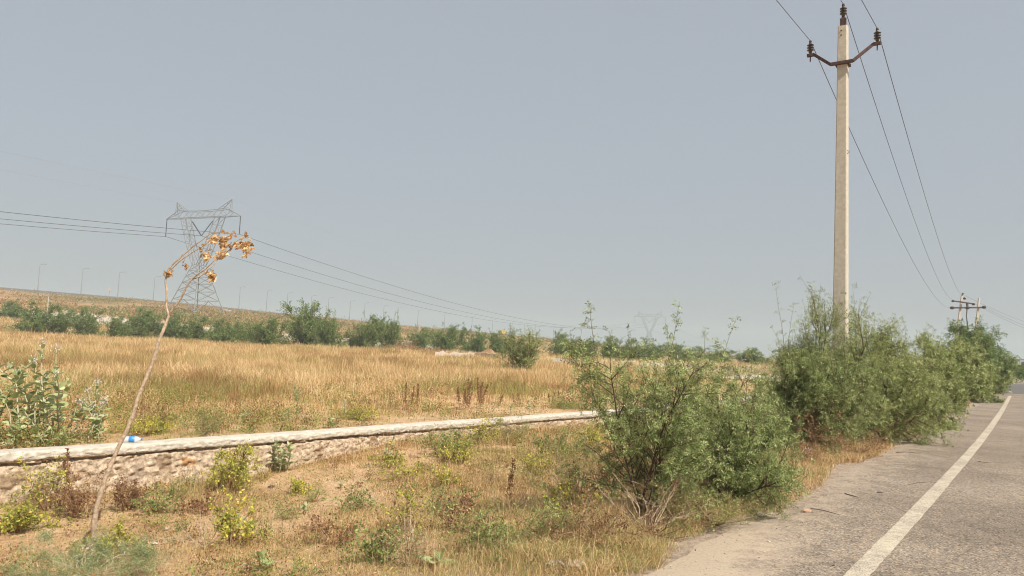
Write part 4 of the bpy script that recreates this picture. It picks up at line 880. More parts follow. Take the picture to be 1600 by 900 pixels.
# ------------------------------------------------------------------ milkweed (large grey green leaves)
def milk_leaf(m, p, d, up, L, W, v, curl=.15):
    d = unit(d); s = unit(np.cross(d, up)); n = np.cross(s, d); rows = [(0, .22), (.18, .75), (.42, 1.0), (.68, .92), (.88, .55), (1.0, .06)]
    G = []
    for f, w in rows:
        c = p + d * L * f - n * curl * L * f * f
        G.append([c - s * W * w / 2 + n * W * w * .16, c, c + s * W * w / 2 + n * W * w * .16])
    m.grid(np.array(G), v)
def milkweed(px, py, stems, label, seed, z=-.2, leaf=.11, flowers=False, group='grey green milkweeds', name='milkweed', Y=None, spread=.5, gap=.055):
    rng = np.random.default_rng(seed)
    if Y is None:
        g = on_z(px, py, z); zz = tz(g[0], g[1]); g = on_z(px, py, zz); zz = tz(g[0], g[1])
    else: g = place(px, Y); zz = g[2]
    r_ = empty(name, (g[0], g[1], zz - .01), label, 'plant', group)
    lm = MB(); fl = MB(); up = np.array([0, 0, 1.0]); nfl = 0
    for (dx, dy, h, ax, ay) in stems:
        sm = MB(); p = path(rng, (dx, dy, -.02), (ax, ay, 1), h, 8, .12, .05); sm.tube(p, np.linspace(.012, .006, 9), 6, True); sm.build('stem', M['calotropis_stem'], r_, smooth=True)
        n = max(3, int(h / gap)); a0 = rng.uniform(0, 3.14)
        for i in range(n):
            t = (i + 1) / n; t = .12 + .88 * t; q, dd = interp_path(p, min(t, .999)); size = leaf * (1.0 - .45 * max(0, t - .6) / .4) * (.55 + .5 * min(1, t * 2)) * rng.uniform(.8, 1.15)
            if rng.random() < .25 * (1 - t): continue
            if flowers and rng.random() < .15: continue
            for k in (0, 1):
                az = a0 + i * 1.57 + k * 3.1416 + rng.normal(0, .2); el = R(rng.uniform(15, 40) + 35 * max(0, t - .7) / .3)
                d = np.array([math.cos(az) * math.cos(el), math.sin(az) * math.cos(el), math.sin(el)])
                milk_leaf(lm, q, d, unit(dd + rng.normal(0, .15, 3)), size, size * .55, np.clip(rng.normal(.55, .2), 0, .93))
        if flowers and rng.random() < .75:
            fl = MB(); e = p[-1] + [0, 0, .02]; kk = 40; P = e + rng.normal(0, .024, (kk, 3)); dr = unit(rng.normal(0, 1, (kk, 3))); fl.leaves(P, dr, unit(np.cross(dr, rng.normal(0, 1, (kk, 3)))), .018, .013, rng.random(kk)); fl.build('flower_cluster', M['flower'], r_)
    lm.build('leaves', M['calotropis'], r_, smooth=True)
    return r_
milkweed(440, 738, [(-.07, 0, .40, -.1, 0), (.05, .03, .46, .28, .1), (-.02, -.05, .30, .1, -.2), (.02, .05, .38, -.02, .1)], 'stout milkweed with stacked thick leaves against the wall', 701, z=-.3, leaf=.125, gap=.045)
milkweed(612, 712, [(0, 0, .34, .1, 0), (-.05, 0, .2, -.2, 0)], 'single milkweed before the wall, near the middle of the picture', 702, z=-.3, leaf=.09)
milkweed(534, 712, [(0, 0, .14, .1, 0)], 'tiny milkweed sprout near the wall, right of the stout one', 703, z=-.3, leaf=.07)
milkweed(368, 832, [(0, 0, .15, -.1, 0), (.02, 0, .1, .3, 0)], 'young milkweed with two large upright leaves over the yellow weed', 704, z=-.3, leaf=.15)
milkweed(470, 803, [(0, 0, .12, .6, 0)], 'small leaning milkweed sprout on the bare sand', 705, z=-.3, leaf=.10)
milkweed(405, 902, [(0, 0, .10, 0, 0)], 'pale milkweed sprout cut by the bottom edge at left', 706, z=-.3, leaf=.14)
milkweed(684, 892, [(0, 0, .08, 0, 0)], 'green milkweed sprout at the bottom edge in the middle', 707, z=-.2, leaf=.13)
milkweed(1022, 800, [(0, 0, .10, -.2, 0), (.06, 0, .12, .3, 0), (0, .05, .38, .0, 0)], 'milkweed leaves at the foot of the open thorn shrub', 708, z=-.05, leaf=.12)
milkweed(1038, 790, [(0, 0, .55, .0, 0)], 'taller milkweed stem inside the open thorn shrub', 709, z=-.05, leaf=.085, gap=.12)
milkweed(988, 800, [(0, 0, .34, -.1, 0)], 'slim milkweed stem left of the dark trunk', 710, z=-.05, leaf=.08, gap=.13)
milkweed(1270, 728, [(0, 0, .1, .3, 0)], 'dark green sprout beside the white litter', 711, z=0, leaf=.11)
milkweed(1408, 690, [(0, 0, .14, .1, 0)], 'light green sprout at the hedge foot beside the road', 712, z=0, leaf=.12)
# field side
rgm = np.random.default_rng(719)
milkweed(60, 640, [(rgm.uniform(-.65, .35), rgm.uniform(-.3, .4), rgm.uniform(.45, 1.32), rgm.uniform(-.5, .5), rgm.uniform(-.3, .3)) for _ in range(17)],
         'tall flowering milkweed clump behind the wall at the left edge', 720, Y=9.4, leaf=.13, flowers=True, gap=.075)
milkweed(112, 650, [(rgm.uniform(-.4, .45), rgm.uniform(-.3, .3), rgm.uniform(.25, .95), rgm.uniform(-.3, .7), rgm.uniform(-.2, .3)) for _ in range(13)], 'flowering milkweed right of the tall clump at left', 721, Y=9.9, leaf=.12, flowers=True, gap=.075)
milkweed(30, 672, [(0, 0, .4, .1, 0), (-.2, 0, .35, -.3, 0), (.2, 0, .3, .4, 0)], 'low leafy milkweed in front of the tall clump at left', 722, Y=9.0, leaf=.10)
milkweed(30, 690, [(0, 0, .12, .05, 0)], 'milkweed sprout close behind the wall at the left edge', 723, Y=8.75, leaf=.15)
milkweed(95, 672, [(0, 0, .16, .2, 0), (.1, 0, .2, .4, 0)], 'low milkweed behind the wall, left of the bottle', 724, Y=9.3, leaf=.11)
milkweed(163, 670, [(0, 0, .22, .1, 0), (-.1, 0, .15, -.3, 0)], 'pale milkweed directly behind the bottle', 725, Y=9.7, leaf=.10, flowers=True)
milkweed(474, 630, [(0, 0, .62, 0, 0)], 'slender milkweed standing tall in the dry grass, centre left', 726, Y=14.5, leaf=.12)
milkweed(542, 640, [(0, 0, .42, 0, 0)], 'slender milkweed right of the tall one in the dry grass', 727, Y=14.0, leaf=.10)
milkweed(447, 640, [(0, 0, .22, 0, 0)], 'small milkweed left of the tall slender one', 728, Y=13.2, leaf=.11)
milkweed(384, 640, [(0, 0, .28, 0, 0)], 'single small milkweed in the field above the wall at left', 729, Y=12.4, leaf=.10)
milkweed(518, 646, [(0, 0, .22, .2, 0), (.1, 0, .15, -.2, 0)], 'short pale milkweed close behind the wall', 730, Y=12.4, leaf=.13)
milkweed(832, 630, [(0, 0, .3, 0, 0)], 'small milkweed behind the wall right of centre', 731, Y=16.5, leaf=.12)
milkweed(803, 634, [(0, 0, .22, 0, 0)], 'smallest milkweed behind the wall, beside the low brown spikes', 732, Y=16.3, leaf=.12)

# --- blue green thorny seedling in the lower left corner
def seedling():
    rng = np.random.default_rng(77); g = on_z(130, 905, -.3); zz = tz(g[0], g[1])
    r_ = empty('thorny_seedling', (g[0], g[1], zz - .01), 'feathery blue green thorny seedling sprawling in the lower left corner', 'plant')
    bm, fm = shrub_data(78, .26, .60, stems=11, l1=7, l2=4, elev=(5, 55), leaf=.015, leafw=.004, nodes=6, lf=8, rach=.05, trunk=.005, shoots=4)
    bm.build('stems', M['calotropis_stem'], r_); fm.build('foliage', M['seedling'], r_)
    m = MB()
    for i in range(70):
        a = rng.uniform(0, 6.28); rr = rng.uniform(.02, .42); p = np.array([math.cos(a) * rr, math.sin(a) * rr, rng.uniform(.05, .22)]); d = unit(rng.normal(0, 1, 3) + [0, 0, .3])
        m.tube([p, p + d * .035], [.0022, .0003], 4, False)
    m.build('thorns', M['thorn'], r_)
seedling()

# ------------------------------------------------------------------ dead sapling with curled leaves
def sapling():
    Y = 5.95; base = on_z(145, 848, -.3); rng = np.random.default_rng(88)
    base = np.array([base[0], base[1], tz(base[0], base[1]) - .03])
    Y = base[1]
    r_ = empty('dead_sapling', tuple(base), 'tall bare dead sapling leaning over the wall, curled orange leaves at its drooping tips', 'sapling')
    def P(lst): return np.array([at(px, py, Y + dy) for px, py, dy in lst]) - base
    def smooth(p, k=4):
        out = []
        for i in range(len(p) - 1):
            p0 = p[max(i - 1, 0)]; p1 = p[i]; p2 = p[i + 1]; p3 = p[min(i + 2, len(p) - 1)]
            for j in range(k):
                t = j / k; out.append(.5 * ((2 * p1) + (-p0 + p2) * t + (2 * p0 - 5 * p1 + 4 * p2 - p3) * t * t + (-p0 + 3 * p1 - 3 * p2 + p3) * t ** 3))
        out.append(p[-1]); return np.array(out)
    trunk = smooth(np.concatenate([[[0, 0, 0]], P([(150, 800, 0), (160, 762, .0), (178, 715, .02), (203, 660, .05), (218, 615, .07), (238, 568, .1), (250, 528, .12), (264, 494, .15)])]))
    wob = rng.normal(0, .0025, trunk.shape); trunk = trunk + wob; n = len(trunk)
    m = MB(); m.tube(trunk, np.linspace(.021, .0125, n) * (1 + .22 * (rng.random(n) < .25)) * rng.uniform(.9, 1.08, n), 9, True); m.build('stem', M['dead_bark'], r_, smooth=True)
    b1 = [(264, 494, .15), (260, 478, .15), (261, 455, .16), (259, 440, .16), (262, 424, .17), (270, 413, .17), (285, 399, .19), (302, 385, .21), (318, 373, .23), (329, 365, .25), (340, 364, .26)]
    b2 = [(264, 494, .15), (272, 480, .13), (283, 466, .12), (291, 450, .1), (302, 434, .08), (316, 424, .07), (330, 412, .06), (345, 398, .05), (352, 388, .05)]
    b3 = [(262, 424, .17), (282, 407, .16), (300, 395, .15), (318, 384, .14), (330, 376, .14), (348, 372, .13), (362, 368, .12)]
    b4 = [(298, 437, .08), (310, 433, .11), (322, 424, .14), (333, 415, .17), (343, 402, .2), (358, 391, .2), (368, 378, .2), (380, 372, .2), (387, 372, .2)]
    b5 = [(285, 399, .19), (289, 402, .19), (288, 408, .19)]; b6 = [(322, 424, .14), (327, 420, .14), (331, 424, .14)]
    for lst, r0, r1 in ((b1, .0105, .0035), (b2, .0105, .003), (b3, .006, .0022), (b4, .006, .002), (b5, .003, .0015), (b6, .003, .0015)):
        p = smooth(P(lst), 3); p += rng.normal(0, .0018, p.shape); m = MB(); m.tube(p, np.linspace(r0, r1, len(p)), 7, True); m.build('branch', M['dead_bark'], r_, smooth=True)
    clusters = [(262, 424, 5, .17, 7), (289, 410, 3, .19, 7), (320, 392, 5, .14, 9), (317, 398, 3, .14, 7), (336, 372, 6, .2, 9), (347, 370, 6, .2, 8), (350, 384, 9, .15, 8), (346, 392, 5, .1, 7), (362, 367, 4, .12, 7), (340, 397, 3, .07, 6),
                (370, 381, 5, .2, 7), (378, 379, 5, .2, 7), (386, 376, 6, .2, 7), (385, 388, 5, .2, 6), (384, 396, 3, .2, 4), (331, 426, 4, .14, 5), (331, 433, 6, .14, 7)]
    for px, py, k, dy, sp in clusters:
        m = MB()
        for i in range(int(k * 1.9)):
            c = at(px + rng.normal(0, sp * .45), py + rng.normal(0, sp * .45), Y + dy + rng.normal(0, .015)) - base
            L = rng.uniform(.03, .062); W = L * rng.uniform(.5, .8); d = unit(rng.normal(0, .8, 3) + [0, 0, -.9]); s = unit(np.cross(d, rng.normal(0, 1, 3))); nn = np.cross(d, s)
            a, b = 7, 5; u = np.linspace(0, 1, a)[:, None]; v = np.linspace(-1, 1, b)[None, :]
            wid = np.sin(np.clip(u * 1.05 + .02, 0, 1) * math.pi) ** .6 * W / 2; ph = rng.uniform(0, 6); cr = rng.uniform(1.2, 3.0)
            ang = v * cr; G = c + d * (u * L)[..., None] + s * (wid * np.sin(ang) / cr * 1.2)[..., None] + nn * (wid * (1 - np.cos(ang)) * .9 + .35 * L * np.sin(u * 3.6 + ph) * .6 + .008 * np.sin(u * 13 + ph + v * 4))[..., None]
            m.grid(G, np.clip(rng.normal(.55, .25), 0, 1))
        m.build('dry_leaves', M['dry_leaf'], r_)
sapling()

# ------------------------------------------------------------------ bottle on the wall
def bottle():
    p = on_z(190, 688.0, WT + .002); s_, t_ = st(p[0], p[1]); x, y = xy(float(s_wall(t_)) + .20, float(t_))
    a = at(172, 684, y); b = at(208, 682, y); ax = unit(np.array([b[0] - a[0], (b[0] - a[0]) * .25, 0])); L = .265; rad = .043
    o = np.array([x, y, WT + .005 + rad]) - ax * L / 2
    r_ = empty('plastic_bottle', (x, y, WT + .005), 'clear plastic water bottle with a blue label lying on the wall coping', 'bottle')
    r_.scale = (.84, .84, .84); off = np.array([x, y, WT + .005])
    prof = [(.030, 0), (.038, .004), (rad, .016), (rad, .05), (.0405, .056), (rad, .062), (rad, .085), (.0405, .088), (.0405, .158), (rad, .161), (rad, .185), (.036, .205), (.022, .228), (.0145, .238), (.0145, .247)]
    mt, n, l, bs = new_mat('clear_plastic'); bs.inputs['Base Color'].default_value = (.80, .86, .9, 1); bs.inputs['Roughness'].default_value = .12
    tr = n.new('ShaderNodeBsdfTransparent'); tr.inputs[0].default_value = (.9, .95, 1, 1); mx = n.new('ShaderNodeMixShader'); mx.inputs[0].default_value = .42; l.new(tr.outputs[0], mx.inputs[1]); l.new(bs.outputs[0], mx.inputs[2]); l.new(mx.outputs[0], n['Material Output'].inputs[0])
    m = MB(); m.lathe(prof, o - off, ax, 24); m.build('bottle_body', mt, r_, smooth=True)
    mt, n, l, bs = new_mat('blue_label'); bs.inputs['Base Color'].default_value = (.03, .24, .62, 1); bs.inputs['Roughness'].default_value = .35
    m = MB(); m.lathe([(.0412, .0), (.0422, .001), (.0422, .068), (.0412, .069)], o - off + ax * .0885, ax, 24); m.build('label', mt, r_, smooth=True)
    mt, n, l, bs = new_mat('blue_cap'); bs.inputs['Base Color'].default_value = (.03, .16, .5, 1); bs.inputs['Roughness'].default_value = .4
    m = MB(); m.lathe([(.0155, 0), (.0165, .002), (.0165, .016), (.0145, .019)], o - off + ax * .243, ax, 20); m.build('cap', mt, r_, smooth=True)
bottle()

# ------------------------------------------------------------------ small debris
def lump(name, px, py, size, mat, label, cat, seed, z=0.0, flat=.6, group=None, rough=.18, on_road=False):
    rng = np.random.default_rng(seed); g = on_z(px, py, z); zz = max(0.006, tz(g[0], g[1])) if on_road else tz(g[0], g[1]); g = on_z(px, py, zz)
    m = MB(); nu, nv = 12, 8; V = []
    for i in range(nv + 1):
        th = math.pi * i / nv
        for j in range(nu):
            ph = 2 * math.pi * j / nu; V.append((math.sin(th) * math.cos(ph), math.sin(th) * math.sin(ph), math.cos(th)))
    V = np.array(V); cut = rng.normal(0, 1, (7, 3)); cut = unit(cut)
    for c in cut:
        dd = V @ c; lim = rng.uniform(.55, .8); V = V - np.maximum(dd - lim, 0)[:, None] * c
    V = V * np.array(size) * np.array([1, 1, flat]); V += rough * size[0] * .15 * rng.normal(0, 1, V.shape) * (np.abs(V[:, 2:3]) < size[2] * flat * .95)
    fs = [(i * nu + j, (i + 1) * nu + j, (i + 1) * nu + (j + 1) % nu, i * nu + (j + 1) % nu) for i in range(nv) for j in range(nu)]
    m.add(V + [0, 0, size[2] * flat * .6], fs); o = m.build(name, mat); o.location = (g[0], g[1], zz); o.rotation_euler = (0, 0, rng.uniform(0, 6)); tag(o, label, cat, group); return o
lump('plaster_lump', 905, 885, (.055, .045, .05), M['stone_white'], 'pale lump of broken plaster lying at the bottom edge beside a rag', 'rubble', 801, z=-.1)
lump('stone', 1262, 800, (.05, .035, .03), M['brick'], 'tan flat stone at the tip of the dense shrub on the asphalt edge', 'stone', 802, on_road=True, group='stones on the ground')
lump('stone', 1201, 847, (.016, .014, .014), M['stone_white'], 'small white stone on the asphalt shoulder', 'stone', 803, on_road=True, group='stones on the ground')
lump('stone', 765, 899, (.03, .03, .02), M['brick'], 'pinkish stone cut by the bottom edge in the middle', 'stone', 804, z=-.2, group='stones on the ground')
lump('stone', 296, 893, (.045, .03, .03), M['stone_white'], 'whitish stone at the bottom edge beside the blue green seedling', 'stone', 805, z=-.3, group='stones on the ground')
lump('stone', 260, 826, (.03, .02, .02), M['stone_white'], 'pale stone on the sand right of the sapling foot', 'stone', 806, z=-.3, group='stones on the ground')
lump('stone', 238, 850, (.05, .04, .015), M['stone_white'], 'flat cream stone between sapling foot and yellow weed', 'stone', 807, z=-.3, group='stones on the ground')
lump('dung', 425, 762, (.055, .045, .03), M['rust'], 'dark brown dried dung left of the stout milkweed', 'dung', 808, z=-.3)
lump('stone', 1302, 884, (.012, .010, .010), M['rust'], 'small black stone on the asphalt near the edge line', 'stone', 809, on_road=True, group='stones on the ground')
lump('stone', 555, 745, (.03, .025, .02), M['brick'], 'small reddish stone on the sand right of the stout milkweed', 'stone', 810, z=-.3, group='stones on the ground')
0 and lump('stone', 560, 690, (.16, .07, .12), M['stone_white'], 'large pale boulder leaning on the wall foot', 'stone', 811, z=-.15, group='stones on the ground')
def rag():
    rng = np.random.default_rng(821); g = on_z(878, 890, -.1); zz = tz(g[0], g[1]); g = on_z(878, 890, zz); m = MB()
    u = np.linspace(0, 1, 24)[:, None]; v = np.linspace(0, 1, 7)[None, :]
    X = -.12 + .24 * u + 0 * v; Y = .03 * np.sin(u * 6) + (v - .5) * (.05 + .03 * np.sin(u * 9)); Z = .02 + .012 * np.sin(u * 17 + v * 9) + .012 * np.sin(v * 14 + u * 5) + .03 * u
    m.grid(np.stack([X, Y, Z], -1)); o = m.build('rag', rough_mat('grey_cloth', (.38, .34, .30), (.6, .56, .5), 30, .9), smooth=True); o.location = (g[0], g[1], zz); tag(o, 'twisted grey rag lying in the grass beside the plaster lump', 'rag')
    so = o.modifiers.new('thickness', 'SOLIDIFY'); so.thickness = .003
    g = on_z(1262, 720, 0); m = MB()
    u = np.linspace(0, 1, 14)[:, None]; v = np.linspace(0, 1, 9)[None, :]
    X = (u - .5) * .09 + .015 * np.sin(v * 9); Y = .02 * np.sin(u * 11 + v * 7); Z = .01 + v * .17 + .01 * np.sin(u * 15)
    m.grid(np.stack([X, Y, Z], -1)); o = m.build('plastic_wrapper', rough_mat('wrapper', (.45, .30, .28), (.85, .83, .82), 18, .4, c3=(.9, .88, .87)), smooth=False); o.location = (g[0], g[1], tz(g[0], g[1])); tag(o, 'crumpled white and pink plastic wrapper in the dry grass by the pole bush', 'litter')
    so = o.modifiers.new('thickness', 'SOLIDIFY'); so.thickness = .002
rag()
def fallen(pts, r, label, seed, mat='bark_red'):
    P = np.array([on_z(px, py, .006 + r) for px, py in pts]); rng = np.random.default_rng(seed); P[1:-1] += rng.normal(0, .003, P[1:-1].shape); P[:, 2] = .006 + r
    m = MB(); m.tube(P - P[0], np.linspace(r, r * .5, len(P)), 5); o = m.build('fallen_twig', M[mat]); o.location = P[0]; tag(o, label, 'twig', 'fallen twigs on the asphalt')
fallen([(1266, 794), (1285, 797), (1300, 801), (1311, 804)], .004, 'straight brown twig beside the tan flat stone', 1)
fallen([(1420, 757), (1435, 754), (1455, 753), (1480, 756)], .0035, 'thin curved twig touching the white edge line', 2)
fallen([(1320, 771), (1330, 774), (1341, 777)], .006, 'short crumbly brown twig on the shoulder', 3)
fallen([(1528, 721), (1536, 722), (1545, 723)], .006, 'short dark twig right of the white edge line', 4)
fallen([(1400, 707), (1415, 706), (1432, 708)], .006, 'dark twig by the hedge edge', 5)
fallen([(1370, 769), (1380, 770)], .006, 'tiny dark twig in the middle of the shoulder', 6)
fallen([(1012, 832), (1030, 838), (1050, 841), (1075, 838)], .006, 'dark forked twig below the open thorn shrub', 7)

# ------------------------------------------------------------------ concrete power pole
def frame_rot():    # columns: right (towards road), forward along road, up
    return np.array([[-N[0], D[0], 0], [-N[1], D[1], 0], [0, 0, 1.0]])
RF = frame_rot()
def L2W(base, v): return np.asarray(base) + RF @ np.asarray(v, float)
def insulator(parent, p, axis=(0, 0, 1), s=1.0, name='insulator'):
    m = MB(); prof = [(.010, -.10), (.012, -.02), (.018, 0), (.030, .01), (.034, .02), (.03, .035)]
    for k in range(3):
        z = .05 + k * .05; prof += [(.03, z), (.062, z + .006), (.066, z + .014), (.034, z + .03)]
    prof += [(.026, .215), (.03, .235), (.022, .26), (.008, .262)]
    m.lathe([(r * s, z * s) for r, z in prof], p, axis, 14); return m.build(name, M['porcelain'], parent, smooth=True)
P1Y = 14.0
p1 = at(1313, 560, P1Y); p1 = np.array([p1[0], P1Y, tz(p1[0], P1Y)])
PT = at(1316, 42, P1Y)[2] - p1[2]
def pole1():
    r_ = empty('power_pole', tuple(p1), 'tall tapered concrete power pole with a rusty V shaped crossarm, rising from the thorn bush', 'pole')
    m = MB(); zs = np.linspace(0, 1, 24); G = []; rng = np.random.default_rng(3)
    for z in zs:
        w = (.27 - .10 * z) / 2; d = (.25 - .09 * z) / 2; c = .018
        ring = [(-w + c, -d), (w - c, -d), (w, -d + c), (w, d - c), (w - c, d), (-w + c, d), (-w, d - c), (-w, -d + c)]
        G.append([RF @ np.array([a, b, z * PT]) for a, b in ring + ring[:1]])
    G = np.array(G); m.grid(G[:, ::-1]); m.add(G[-1][:8], [list(range(8))])
    m.build('pole_shaft', M['concrete_pole'], r_)
    # stay hook, holes
    hk = MB(); zh = at(1323, 240, P1Y)[2] - p1[2]; q = [RF @ np.array([.105 + .03 * math.sin(a) , -.06, zh + .025 * math.cos(a)]) for a in np.linspace(-.3, 3.6, 9)]; hk.tube(q, .006, 5); hk.build('hook', M['rust'], r_)
    h = MB()
    for k, dz in enumerate((.10, .19)): h.lathe([(.014, 0), (.014, .006)], RF @ np.array([-.02, -.0845, PT - dz]), RF @ np.array([0, -1, 0]), 10)
    h.build('bolt_hole', M['dark_rubber'], r_)
    arm_z = at(1315, 101, P1Y)[2] - p1[2]
    a = MB(); T = lambda x, y, z: RF @ np.array([x, y, z])
    pl = [(-.66, .0, arm_z + .30), (-.53, .0, arm_z + .30), (-.2, -.12, arm_z), (.2, -.12, arm_z), (.53, 0, arm_z + .30), (.66, 0, arm_z + .30)]
    for u, v in zip(pl[:-1], pl[1:]): a.bar(T(*u), T(*v), .055)
    a.build('crossarm', M['rust'], r_)
    c = MB(); c.box(T(0, .0, arm_z), (.25, .235, .05), RF); c.build('clamp_band', M['rust'], r_)
    tb = MB(); tb.box(T(0, 0, PT + .08), (.06, .05, .22), RF); tb.box(T(-.045, 0, PT + .04), (.02, .05, .26), RF); tb.box(T(.045, 0, PT + .04), (.02, .05, .26), RF); tb.build('top_bracket', M['rust'], r_)
    tops = []
    for u in ((-.60, 0, arm_z + .34), (0, 0, PT + .20), (.60, 0, arm_z + .34)):
        insulator(r_, T(*u)); tops.append(p1 + T(*u) + [0, 0, .25])
        if u[0] != 0:
            b = MB(); b.lathe([(.012, 0), (.012, .1), (.022, .1), (.022, .13)], T(u[0], 0, u[2] - .17), (0, 0, 1), 8); b.build('pin_bolt', M['rust'], r_)
    return tops
tops = pole1()

# leaning twin-pole structure further along
P2Y = 81.0
def hpole():
    a = at(1487.5, 540, P2Y); b = at(1517.5, 540, P2Y); z0 = tz(a[0], P2Y); c = (a + b) / 2; base = np.array([c[0], P2Y, z0])
    r_ = empty('twin_power_pole', tuple(base), 'leaning pair of concrete poles joined by dark crossarms, behind the tall round bush', 'pole')
    for bx, tx, ty in ((1486, 1503, 462), (1516, 1530, 466)):
        p = at(bx, 575, P2Y); p[2] = z0; q = at(tx, ty, P2Y); m = MB(); m.tube([p - base, q - base], [.17, .11], 4); m.build('pole_shaft', M['concrete_pole'], r_)
    m = MB(); m.bar(at(1486, 481, P2Y - .2) - base, at(1540, 480.5, P2Y - .2) - base, .16); m.build('crossarm', M['rust'], r_)
    m = MB(); m.bar(at(1488, 470, P2Y - .5) - base, at(1523, 475, P2Y - .1) - base, .13); m.bar(at(1511, 473, P2Y - .2) - base, at(1512, 482, P2Y - .2) - base, .16); m.build('crossarm', M['rust'], r_)
    pts = []
    for px, py in ((1488, 481), (1512, 481), (1538, 480)):
        m = MB(); m.lathe([(.05, -.22), (.16, -.2), (.16, -.1), (.08, -.08), (.17, 0), (.17, .08), (.06, .15)], at(px, py, P2Y - .35) - base, (0, -1, 0), 10); m.build('insulator', M['porcelain'], r_)
    for px, py in ((1489, 470), (1507, 466), (1521, 475)):
        m = MB(); m.lathe([(.05, -.15), (.15, -.1), (.15, 0), (.05, .1)], at(px, py, P2Y - .6) - base, (0, 0, 1), 10); m.build('insulator', M['porcelain'], r_)
    m = MB(); m.tube(np.array([at(1511, 482, P2Y - .3), at(1510, 495, P2Y - .3), at(1512, 508, P2Y - .3), at(1512, 530, P2Y - .3), at(1512, 560, P2Y - .3)]) - base, .06, 5); m.build('cable', M['wire'], r_)
    m = MB(); m.bar(at(1503, 462, P2Y) - base, at(1505, 458, P2Y) - base, .12); m.build('top_bracket', M['rust'], r_)
    return [at(1487, 480.5, P2Y - .4), at(1489, 468, P2Y - .6), at(1505, 461, P2Y - .2)]
hp = hpole()

def wire(a, b, sag, r, label, group, n=40, t0=0.0, t1=1.0, name='power_line', cat='wire', mat='wire'):
    t = np.linspace(t0, t1, n)[:, None]; P = np.asarray(a) * (1 - t) + np.asarray(b) * t; P[:, 2] -= sag * 4 * (t * (1 - t))[:, 0]
    m = MB(); m.tube(P - P[0], r, 5, True); o = m.build(name, M[mat], smooth=True); o.location = P[0]; tag(o, label, cat, group); return o
for i, (tp_, q) in enumerate(zip(tops, [hp[0], hp[1], hp[2]])):
    nm = ('left', 'middle', 'right')[i]
    wire(tp_, q, (1.5, 1.35, 1.2)[i], .0075, f'{nm} wire running from the concrete pole to the leaning twin poles', 'wires of the roadside power line')
    back = np.array([tp_[0] - D[0] * 55, tp_[1] - D[1] * 55, tp_[2] + .1])
    wire(tp_, back, 1.1, .006, f'{nm} wire running from the concrete pole out over the top of the picture', 'wires of the roadside power line')
for i, (px0, py0, px1, py1) in enumerate(((1538, 480, 1700, 524), (1524, 475, 1700, 534), (1508, 462, 1700, 520))):
    a = at(px0, py0, P2Y + .2); b = at(px1, py1, 140); wire(a, b, 1.2, .012, ('upper', 'lower', 'middle')[i] + ' thin wire leaving the leaning twin poles to the right', 'wires of the roadside power line')

